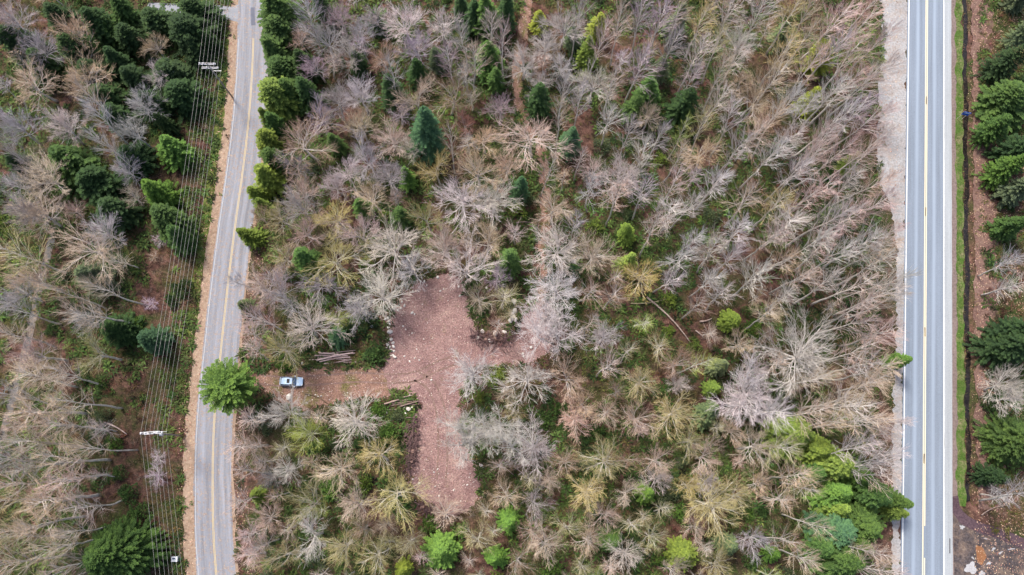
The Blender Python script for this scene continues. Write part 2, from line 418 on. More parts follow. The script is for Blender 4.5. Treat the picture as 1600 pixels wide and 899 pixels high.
# ------------------------------------------------------------------ highway
HL = np.array([tuple(hw(0, t)[:2]) for t in np.arange(-60, 330.1, 2.0)])
M_HWY = mat_asphalt('highway_asphalt', (.205, .242, .295), wheel=(-HALF*.47, HALF*.47), stain=(.82, 1.12))
M_SHP = mat_asphalt('paved_shoulder', (.35, .37, .385), stain=(.85, 1.1))
M_GRV = mat_gravel('pale_gravel', [(.3, (.20, .195, .195)), (.5, (.33, .325, .325)), (.7, (.46, .455, .455))], leaf=.45)
M_WHITE = mat_paint('white_road_paint', (.80, .80, .80), (.55, .56, .58))
M_YEL = mat_paint('yellow_road_paint', (.80, .68, .44), (.66, .60, .46))
sheet('gravel_shoulder', dense(GRAV_P, .4), .02, M_GRV, .55, 'wide pale gravel shoulder between highway and woods')
highway = strip('highway', HL, -HALF-.35, HALF+.1, .06, M_HWY, 'blue grey two lane highway with yellow centre line')
strip('paved_shoulder', HL, HALF+.1, SH_R, .052, M_SHP, 'pale paved shoulder along the highway ditch side', jit=.07)
strip('earth_edge', HL, SH_R-.1, S_GR0+.15, .03, mat_gravel('brown_grit', [(.3, (.12, .09, .085)), (.7, (.27, .21, .19))]), 'brown grit strip beside paved shoulder', jit=.12)
for o, s0, s1 in (('edge_line', -HALF-.09, -HALF+.09), ('edge_line', HALF-.09, HALF+.09)):
    strip(o, HL, s0, s1, .066, M_WHITE, parent=highway)
CY = s_of(1445.5, 450)
strip('centre_line', HL, CY-.27, CY-.09, .066, M_YEL, parent=highway)
_yt = [hw_t(*at(1445, y)[:2]) for y in (1100, 872, 822, 190, 60)]
for t0, t1 in ((_yt[0]-20, _yt[1]), (_yt[2], _yt[3]), (_yt[3], 330)):
    strip('centre_line', np.array([tuple(hw(0, t)[:2]) for t in np.linspace(t0, t1, 40)]), CY+.05, CY+.23, .066, M_YEL, parent=highway)
M_TAR = plain('tar_patch', (.05, .045, .05), .7)
for y in (157, 331, 519, 717):
    t0 = hw_t(*at(1445, y)[:2]); strip('tar_patch', np.array([tuple(hw(0, t)[:2]) for t in (t0-.9, t0-.3, t0+.3, t0+.9)]), CY-.12, CY+.08, .072, M_TAR, parent=highway, jit=.05)
t0 = hw_t(*at(1483, 853)[:2]); strip('tar_patch', np.array([tuple(hw(0, t)[:2]) for t in (t0-1.3, t0, t0+1.3)]), HALF+1.0, HALF+1.17, .064, M_TAR, parent=highway)
M_LOT = mat_gravel('wet_gravel', [(.3, (.030, .025, .027)), (.5, (.072, .060, .062)), (.7, (.125, .110, .112))], leaf=.45)
lot = sheet('gravel_driveway', LOT_P, .036, M_LOT, .25, 'dark wet gravel driveway joining the highway')
M_PALE = mat_gravel('pale_grit', [(.3, (.27, .265, .27)), (.7, (.50, .50, .51))])
def blob(cx, cy, rx, ry, rot=0, n=26, sd=0, k=.22):
    r = random.Random(sd); a0 = r.uniform(0, 6); out = []
    for i in range(n):
        a = 2*PI*i/n; q = 1+k*math.sin(3*a+a0)+k*.7*math.sin(5*a+2*a0)+r.uniform(-k, k)*.4
        x, y = rx*q*math.cos(a), ry*q*math.sin(a); out.append((cx+x*math.cos(rot)-y*math.sin(rot), cy+x*math.sin(rot)+y*math.cos(rot)))
    return np.array(out)
for i, (x, y, a, b, r) in enumerate([(1517, 888, 9, 8, .3), (1503, 824, 3.4, 3, 0), (1548, 826, 9, .9, -.35), (1560, 839, 11, .9, -.15), (1541, 842, 5, .8, -.2), (1552, 858, 4, 1.5, .6), (1545, 880, 4, 2, .4), (1520, 872, 3, 1.2, -.8), (1563, 864, 4, 1.3, .5), (1580, 858, 6, 1.1, .1), (1534, 896, 5, 3, .2)]):
    p = at(x, y); k = mpp(y); sheet('gravel_patch', blob(p.x, p.y, a*k, b*k, r, sd=i), .044, M_PALE, parent=lot)
M_PUD, _t, _b = newmat('muddy_puddle', .12, .5); _t.links.new(ramp(_t, noise(_t, 1.5, 4, vec=pos(_t)), [(.3, (.19, .085, .035)), (.7, (.28, .13, .06))]), _b.inputs['Base Color'])
p = at(1532, 867); sheet('puddle', blob(p.x, p.y, 7.5*mpp(867), 14*mpp(867), .0, sd=3, k=.12), .05, M_PUD, label='orange brown muddy puddle on the gravel driveway')
M_DARKLEAF = mat_gravel('dark_wet_leaves', [(.3, (.04, .025, .035)), (.7, (.13, .085, .095))])
LOTE = smooth_line(atl([(1489, 776), (1494, 795), (1507, 812), (1530, 824), (1560, 833), (1605, 851), (1660, 866)]), 1.0)
strip('leaf_bank', LOTE, -.9, 1.0, .048, M_DARKLEAF, 'dark band of wet leaves edging the gravel driveway', jit=.35)

# ------------------------------------------------------------------ side road, junction, footpath, trail, clearing
M_SIDE = mat_asphalt('side_road_asphalt', (.235, .245, .28), stain=(.6, 1.35), leaves=1.0)
strip('leafy_verge', SIDE_C, -SIDE_HW-1.9, SIDE_HW+.5, .022, mat_gravel('leafy_verge', [(.25, (.13, .10, .06)), (.42, (.28, .20, .14)), (.58, (.38, .28, .21)), (.72, (.48, .40, .34))], leaf=.7, sc=1.6), 'tan verge of fallen leaves beside the side road', jit=.8)
side = strip('side_road', SIDE_C, -SIDE_HW, SIDE_HW, .05, M_SIDE, 'leaf dusted grey side road with faded centre line', jit=.22)
cut = [i for i, p in enumerate(SIDE_C) if p[1] < at(395, 45).y]
SC2 = SIDE_C[:cut[-1]]
strip('edge_line', SC2, -SIDE_HW+.22, -SIDE_HW+.34, .056, mat_paint('faded_white_paint', (.40, .42, .45), (.28, .29, .33)), parent=side)
M_FY = mat_paint('faded_yellow_paint', (.52, .40, .21), (.33, .31, .29))
strip('centre_line', SC2, -.17, -.05, .056, M_FY, parent=side); strip('centre_line', SC2, .05, .17, .056, M_FY, parent=side)
strip('tar_patch', smooth_line(atl([(396, 40), (395, 26), (395, 12)]), 1), -.45, .45, .056, plain('dark_tar', (.13, .135, .17), .8), parent=side)
strip('asphalt_driveway', JUNC_C, -1.5, 1.5, .045, mat_asphalt('old_asphalt', (.26, .27, .30), leaves=.2), 'short grey driveway turning off the side road', jit=.25)
sheet('asphalt_apron', dense(atl([(392, 2), (378, 4), (366, 10), (350, 14), (342, 15), (342, 29), (356, 31), (370, 34), (380, 42), (386, 60), (396, 60)]), .5), .041, mat_asphalt('apron_asphalt', (.25, .26, .29), leaves=.2), .12, 'flared asphalt mouth where the driveway meets the side road')
strip('grass_verge', SC2[30:], -SIDE_HW-3.6, -SIDE_HW-1.8, .026, M_GRASS, 'green grass strip between side road and power lines', jit=.5)
strip('footpath', FOOT_C, -.75, .75, .02, mat_gravel('path_asphalt', [(.3, (.08, .08, .075)), (.7, (.16, .155, .15))], leaf=.7), 'narrow grey footpath winding through bare trees', jit=.1)
strip('forest_trail', TRAIL_C, -1.15, 1.15, .02, M_TRACK, 'overgrown reddish trail leading away from the clearing', jit=.5)
sheet('clearing', dense(CLEAR_P, .35), .03, M_CLEAR, .5, 'reddish leaf covered clearing in the woods')
M_RUT = mat_gravel('worn_rut', [(.3, (.10, .065, .055)), (.5, (.19, .125, .105)), (.7, (.28, .195, .165))], sc=1.5)
RUT_C = smooth_line(atl([(400, 592), (450, 597), (500, 594), (560, 590), (610, 592), (650, 588), (690, 570), (720, 560)]), .8)
RUT_D = smooth_line(atl([(650, 588), (675, 605), (690, 650), (692, 700), (690, 750)]), .8)
sheet('dirt_track', dense(TRACK_P, .35), .024, M_TRACK, .7, 'dirt track from side road into the clearing')
for L_ in (RUT_C, RUT_D):
    for d_ in (-.85, .85): strip('tyre_rut', L_, d_-.17, d_+.17, .036, M_RUT, 'worn tyre rut across the leafy ground', jit=.16)
_tl = hw_t(*at(1495, 790)[:2])
GL = np.array([tuple(hw(0, t)[:2]) for t in np.arange(_tl, 330, 1.0)])
strip('grass_strip', GL, S_GR0, S_GR1, .04, mat_gravel('lush_grass', [(.3, (.04, .075, .015)), (.5, (.065, .125, .022)), (.7, (.12, .17, .04))], leaf=.5, sc=4), 'green grass strip between highway shoulder and ditch', jit=.55)
strip('leaf_bank', GL, S_DI1+.2, S_DI1+4.6, .03, mat_gravel('red_leaf_bank', [(.3, (.085, .048, .04)), (.5, (.16, .095, .08)), (.7, (.25, .165, .135))], leaf=.3), 'reddish leaf covered bank beyond the roadside ditch', jit=.9)
DV = []; DT = np.arange(_tl+1, 330, .7); dc = (S_DI0+S_DI1)/2
DL = np.array([tuple(hw(dc+.175*math.sin(t*.35)-.1+.22*math.sin(t*1.1), t)[:2]) for t in DT])
M_DW, _t, _b = newmat('ditch_water', .25, .4); _t.links.new(ramp(_t, noise(_t, 1.2, 5, .7, pos(_t)), [(.35, (.008, .007, .007)), (.6, (.025, .02, .018)), (.72, (.10, .07, .055))]), _b.inputs['Base Color'])
strip('ditch_water', DL, -.62, .62, -.72, M_DW, 'dark water in the roadside ditch', jit=.5)

# ------------------------------------------------------------------ tree prototypes
def rv(r, s=1.0): return Vector((r.gauss(0, s), r.gauss(0, s), r.gauss(0, s)))
def perp(d, r):
    a = rv(r); a -= d*a.dot(d); return a.normalized()
TW = .8
def grow(mb, r, p, d, L, rad, lev, maxlev, nch, up, spread, curl=.10, rmin=.02):
    n = 3 if lev < maxlev-1 else 2
    pts = [p.copy()]; q = p.copy(); dd = d.copy()
    for i in range(n):
        dd = (dd + rv(r, curl) + Vector((0, 0, up))).normalized()
        q = q + dd*(L/n); pts.append(q.copy())
    a0, a1 = lev/(maxlev+1), (lev+1)/(maxlev+1)
    if lev >= maxlev:
        mb.spike(pts[0], pts[1], rad*1.2, a0, 1.0); mb.spike(pts[0]*.5+pts[1]*.5, pts[-1], rad*.95, a0, 1.0)
        return
    rads = [rad*(1-.62*i/n) for i in range(n+1)]
    mb.tube(pts, rads, 4 if lev == 0 else 3, [a0+(a1-a0)*i/n for i in range(n+1)], cap=False)
    k = nch[lev]
    for c in range(k):
        f = .2+.8*(c+r.random()*.8)/k; f = min(f, 1.0); x = f*n; i = min(int(x), n-1); bp = pts[i].lerp(pts[i+1], x-i)
        ax = (pts[i+1]-pts[i]).normalized(); ang = spread*(.6+.7*r.random())*(1.15-.45*f)
        nd = (ax*math.cos(ang)+perp(ax, r)*math.sin(ang)).normalized()
        grow(mb, r, bp, nd, L*(.70-.22*f)*(.7+.6*r.random()), max(rad*.52*(1-.35*f), rmin), lev+1, maxlev, nch, up, spread, curl, rmin)
def wob(r, h0, h1, n, amp, base=Vector((0, 0, 0)), lean=Vector((0, 0, 0))):
    pts = []
    ox = oy = 0
    for i in range(n+1):
        t = i/n; pts.append(base+Vector((ox, oy, h0+(h1-h0)*t))+lean*t); ox += r.gauss(0, amp); oy += r.gauss(0, amp)
    return pts
def maple(seed, kind=0):
    "broad bare tree, 16 m tall, crown radius about 4.6 m"
    r = random.Random(seed); tk = MB(); cr = MB()
    stems = 1 if kind == 0 else 4
    flat = r.uniform(-.1, .12)
    for s in range(stems):
        ba = r.uniform(0, 6.28)
        base = Vector((0, 0, -.3)) if stems == 1 else Vector((.4*math.cos(ba+s*1.6), .4*math.sin(ba+s*1.6), -.3))
        lean = Vector((r.gauss(0, .4), r.gauss(0, .4), 0)) if stems == 1 else Vector((1.8*math.cos(ba+s*1.6), 1.8*math.sin(ba+s*1.6), 0))
        top = r.uniform(5.0, 7.6) if stems == 1 else r.uniform(7.5, 9.5)
        P = wob(r, 0, top, 5, .10, base, lean)
        R0 = .25 if stems == 1 else .16
        tk.tube(P, [R0*(1.25 if i == 0 else 1-.09*i) for i in range(6)], 7)
        nl = r.randint(7, 11) if stems == 1 else 5
        if stems == 1 and seed % 3:
            nd = r.randint(12, 18)
            for k in range(nd):
                zz = 1-(k+.5)/nd*1.02; az = k*2.39996+r.uniform(-.3, .3); q = math.sqrt(max(0, 1-zz*zz)); L = r.uniform(3.3, 5.3)
                d = Vector((math.cos(az)*q*.92, math.sin(az)*q*.92, zz+.22)).normalized()
                grow(cr, r, P[5] if k < nd*.6 else P[r.choice((4, 5))], d, L*.86, .075, 0, 3, (5, 5, 5), .06, .60, .12, .0150)
            nl = 0
        for k in range(nl):
            az = 2*PI*k/nl+r.uniform(-.5, .5); el = (r.uniform(.40, 1.05) if k % 3 else r.uniform(1.0, 1.4))+flat
            d = Vector((math.cos(az)*math.cos(el), math.sin(az)*math.cos(el), math.sin(el)))
            i = r.choice((3, 4, 5, 5, 5)); grow(cr, r, P[i], d, r.uniform(3.3, 5.6), .092 if stems == 1 else .08, 0, 3, (6, 6, 5), .085, .60, .11, .0150)
        grow(cr, r, P[-1], Vector((r.gauss(0, .15), r.gauss(0, .15), 1)).normalized(), r.uniform(4, 5.5), .12, 0, 3, (7, 6, 5), .05, .66, .10, .0150)
    return ('t', tk.mesh('trunk', M_TRUNK, True), cr.mesh('crown', M_TWIG))
def alder(seed):
    "slender bare tree, 20 m tall, crown radius about 2.9 m"
    r = random.Random(seed); tk = MB(); cr = MB()
    P = wob(r, 0, 19.5, 9, .14, Vector((0, 0, -.3)), Vector((r.gauss(0, .7), r.gauss(0, .7), 0)))
    tk.tube(P, [.19*(1.2 if i == 0 else 1-.093*i) for i in range(10)], 6)
    n = r.randint(20, 32); z0 = r.uniform(.26, .46)
    for k in range(n):
        t = z0+(1-z0)*((k+r.random())/n)**.9; x = t*9; i = min(int(x), 8); p = P[i].lerp(P[i+1], x-i)
        az = k*2.4+r.uniform(-.6, .6); el = r.uniform(.85, 1.28); L = 6.4*(1.08-t)**.55*r.uniform(.65, 1.15)*(1 if t > z0+.08 else .7)
        d = Vector((math.cos(az)*math.cos(el), math.sin(az)*math.cos(el), math.sin(el)))
        grow(cr, r, p, d, L, .05, 0, 2, (6, 4), .03, .42, .06, .0150)
    grow(cr, r, P[-1], Vector((0, 0, 1)), 1.6, .04, 0, 2, (5, 4), .03, .5, .08, .0150)
    return ('t', tk.mesh('trunk', M_TRUNK, True), cr.mesh('crown', M_TWIG))
def fir(seed, Rm=3.3, h=18.0, dens=1.0, droop=.25, prof=.85, low=.10, spr=(.55, .15), tuft=False):
    r = random.Random(seed); tk = MB(); cr = MB(); lob = [(r.uniform(0, 6.28), r.uniform(0, h), r.uniform(.7, 1.25)) for _ in range(9)]
    P = wob(r, 0, h, 6, .06, Vector((0, 0, -.3)))
    tk.tube(P, [.24*(1.2 if i == 0 else 1-.155*i) for i in range(7)], 6)
    nb = int(190*dens)
    for k in range(nb):
        t = low+(1-low)*((k+r.random())/nb)**.92
        z = t*h; q = (t-low)/(1-low)
        if tuft: L = Rm*(max(0, 1-(2*q-.75)**2/1.6))**.5*r.uniform(.55, 1.1)
        else: L = Rm*(1-q)**prof*r.uniform(.70, 1.12)+.25
        az = k*2.39996+r.uniform(-.35, .35); L *= min(lob, key=lambda b: (abs((az-b[0]+PI) % (2*PI)-PI)*2.2)**2+(z-b[1])**2)[2]; x = t*6; i = min(int(x), 5); p = P[i].lerp(P[i+1], x-i)
        out = Vector((math.cos(az), math.sin(az), 0)); el = (.55*q-.10-droop*.5) + (.35 if tuft else 0)
        n = 3; pts = [p]; d = (out*math.cos(el)+Vector((0, 0, math.sin(el)))).normalized()
        for s in range(n):
            d = (d+Vector((0, 0, (-droop if s == 0 else droop*.7)*.35))+rv(r, .06)).normalized(); pts.append(pts[-1]+d*(L/n))
        cr.spike(pts[0], pts[-1], .035, .1, .3)
        m = max(3, int(L/.21)); a0 = r.uniform(.15, .6)
        for j in range(m):
            f = .12+.88*(j+.5)/m
            if tuft and f < .4: continue
            x2 = f*n; i2 = min(int(x2), n-1); bp = pts[i2].lerp(pts[i2+1], x2-i2); ax = (pts[i2+1]-pts[i2]).normalized()
            side = ax.cross(Vector((0, 0, 1))).normalized()
            for sg in (-1, 1):
                dd = (ax*r.uniform(.5, .95)+side*sg*r.uniform(.6, 1.0)+Vector((0, 0, r.uniform(-.25, .2 if not tuft else .55)))).normalized()
                LL = spr[0]*r.uniform(.65, 1.25)*(1.15-.45*f)
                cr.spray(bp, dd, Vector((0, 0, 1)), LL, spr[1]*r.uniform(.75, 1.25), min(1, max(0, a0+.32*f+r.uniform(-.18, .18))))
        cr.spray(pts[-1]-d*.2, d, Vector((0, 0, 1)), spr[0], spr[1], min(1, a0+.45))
    for k in range(5):
        a = k*1.257; cr.spray(P[-1]-Vector((0, 0, .2)), Vector((math.cos(a)*.5, math.sin(a)*.5, .9)).normalized(), Vector((math.cos(a), math.sin(a), .2)), .6, .1, .9)
    return ('e', tk.mesh('trunk', M_DBARK, True), cr.mesh('crown', M_NEED))
def shrub(seed):
    "leafy bush, 1.6 m tall, radius about 1.3 m"
    r = random.Random(seed); tk = MB(); cr = MB()
    for k in range(7):
        a = r.uniform(0, 6.28); e = r.uniform(.7, 1.4); d = Vector((math.cos(a)*math.cos(e), math.sin(a)*math.cos(e), math.sin(e)))
        tk.spike(Vector((0, 0, -.1)), d*1.4, .03)
    for k in range(520):
        a = r.uniform(0, 6.28); u = r.random()**.5; e = r.uniform(-.1, 1.5); q = .6+.4*r.random()+.18*math.sin(3*a+seed)+.12*math.sin(5*a)
        p = Vector((1.2*q*math.cos(a)*math.cos(e), 1.2*q*math.sin(a)*math.cos(e), .25+1.25*q*max(0, math.sin(e))))
        d = (p.normalized()+rv(r, .55)+Vector((0, 0, .3))).normalized()
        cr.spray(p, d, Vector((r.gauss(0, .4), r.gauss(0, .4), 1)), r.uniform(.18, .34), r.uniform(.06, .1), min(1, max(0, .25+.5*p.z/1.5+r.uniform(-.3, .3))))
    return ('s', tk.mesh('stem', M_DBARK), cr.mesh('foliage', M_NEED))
PROTO = {
 'M': [maple(100+i) for i in range(10)], 'K': [maple(140+i, 1) for i in range(3)], 'A': [alder(200+i) for i in range(12)],
 'F': [fir(300+i, 3.3, 18, 1.5, .3, .8, .08, (.48, .10)) for i in range(5)],
 'C': [fir(320+i, 3.5, 16, 2.0, .42, .62+.07*i, .05, (.50, .115)) for i in range(5)],
 'P': [fir(340+i, 3.6, 17, 2.6, .1, .5, .42, (.40, .085), True) for i in range(2)],
 'S': [shrub(360+i) for i in range(4)]}
PROTO['G'] = [fir(400, 6.8, 15, 5.0, .30, .75, .06, (.62, .15))]
PROTO['B'] = [maple(170+i) for i in range(2)]
NOM = {'M': (16, 4.6), 'K': (16, 5.0), 'A': (20, 2.9), 'F': (18, 3.3), 'C': (16, 3.5), 'P': (17, 3.6), 'S': (1.6, 1.3), 'B': (14, 5.0), 'G': (15, 6.8)}
TCOL = {'w': (.66, .59, .56), 'g': (.44, .39, .40), 't': (.62, .475, .345), 'p': (.63, .45, .40), 'y': (.64, .53, .22), 'o': (.46, .41, .19),
        'b': (.40, .265, .185), 'm': (.45, .34, .40), 'e': (.42, .50, .10), 'r': (.42, .18, .13)}
TWORD = {'w': 'pale grey', 'g': 'grey', 't': 'tan', 'p': 'pinkish', 'y': 'yellowish', 'o': 'olive', 'b': 'brown', 'm': 'mauve grey', 'e': 'yellow green', 'r': 'reddish brown'}
ECOL = {'d': (.034, .066, .026), 'n': (.060, .112, .034), 'l': (.088, .165, .036), 'v': (.165, .20, .036), 'u': (.10, .135, .075), 'q': (.058, .118, .060), 'x': (.14, .20, .045)}
EWORD = {'d': 'dark green', 'n': 'green', 'l': 'bright green', 'v': 'yellow green', 'u': 'dull grey green', 'q': 'bluish green', 'x': 'light green'}
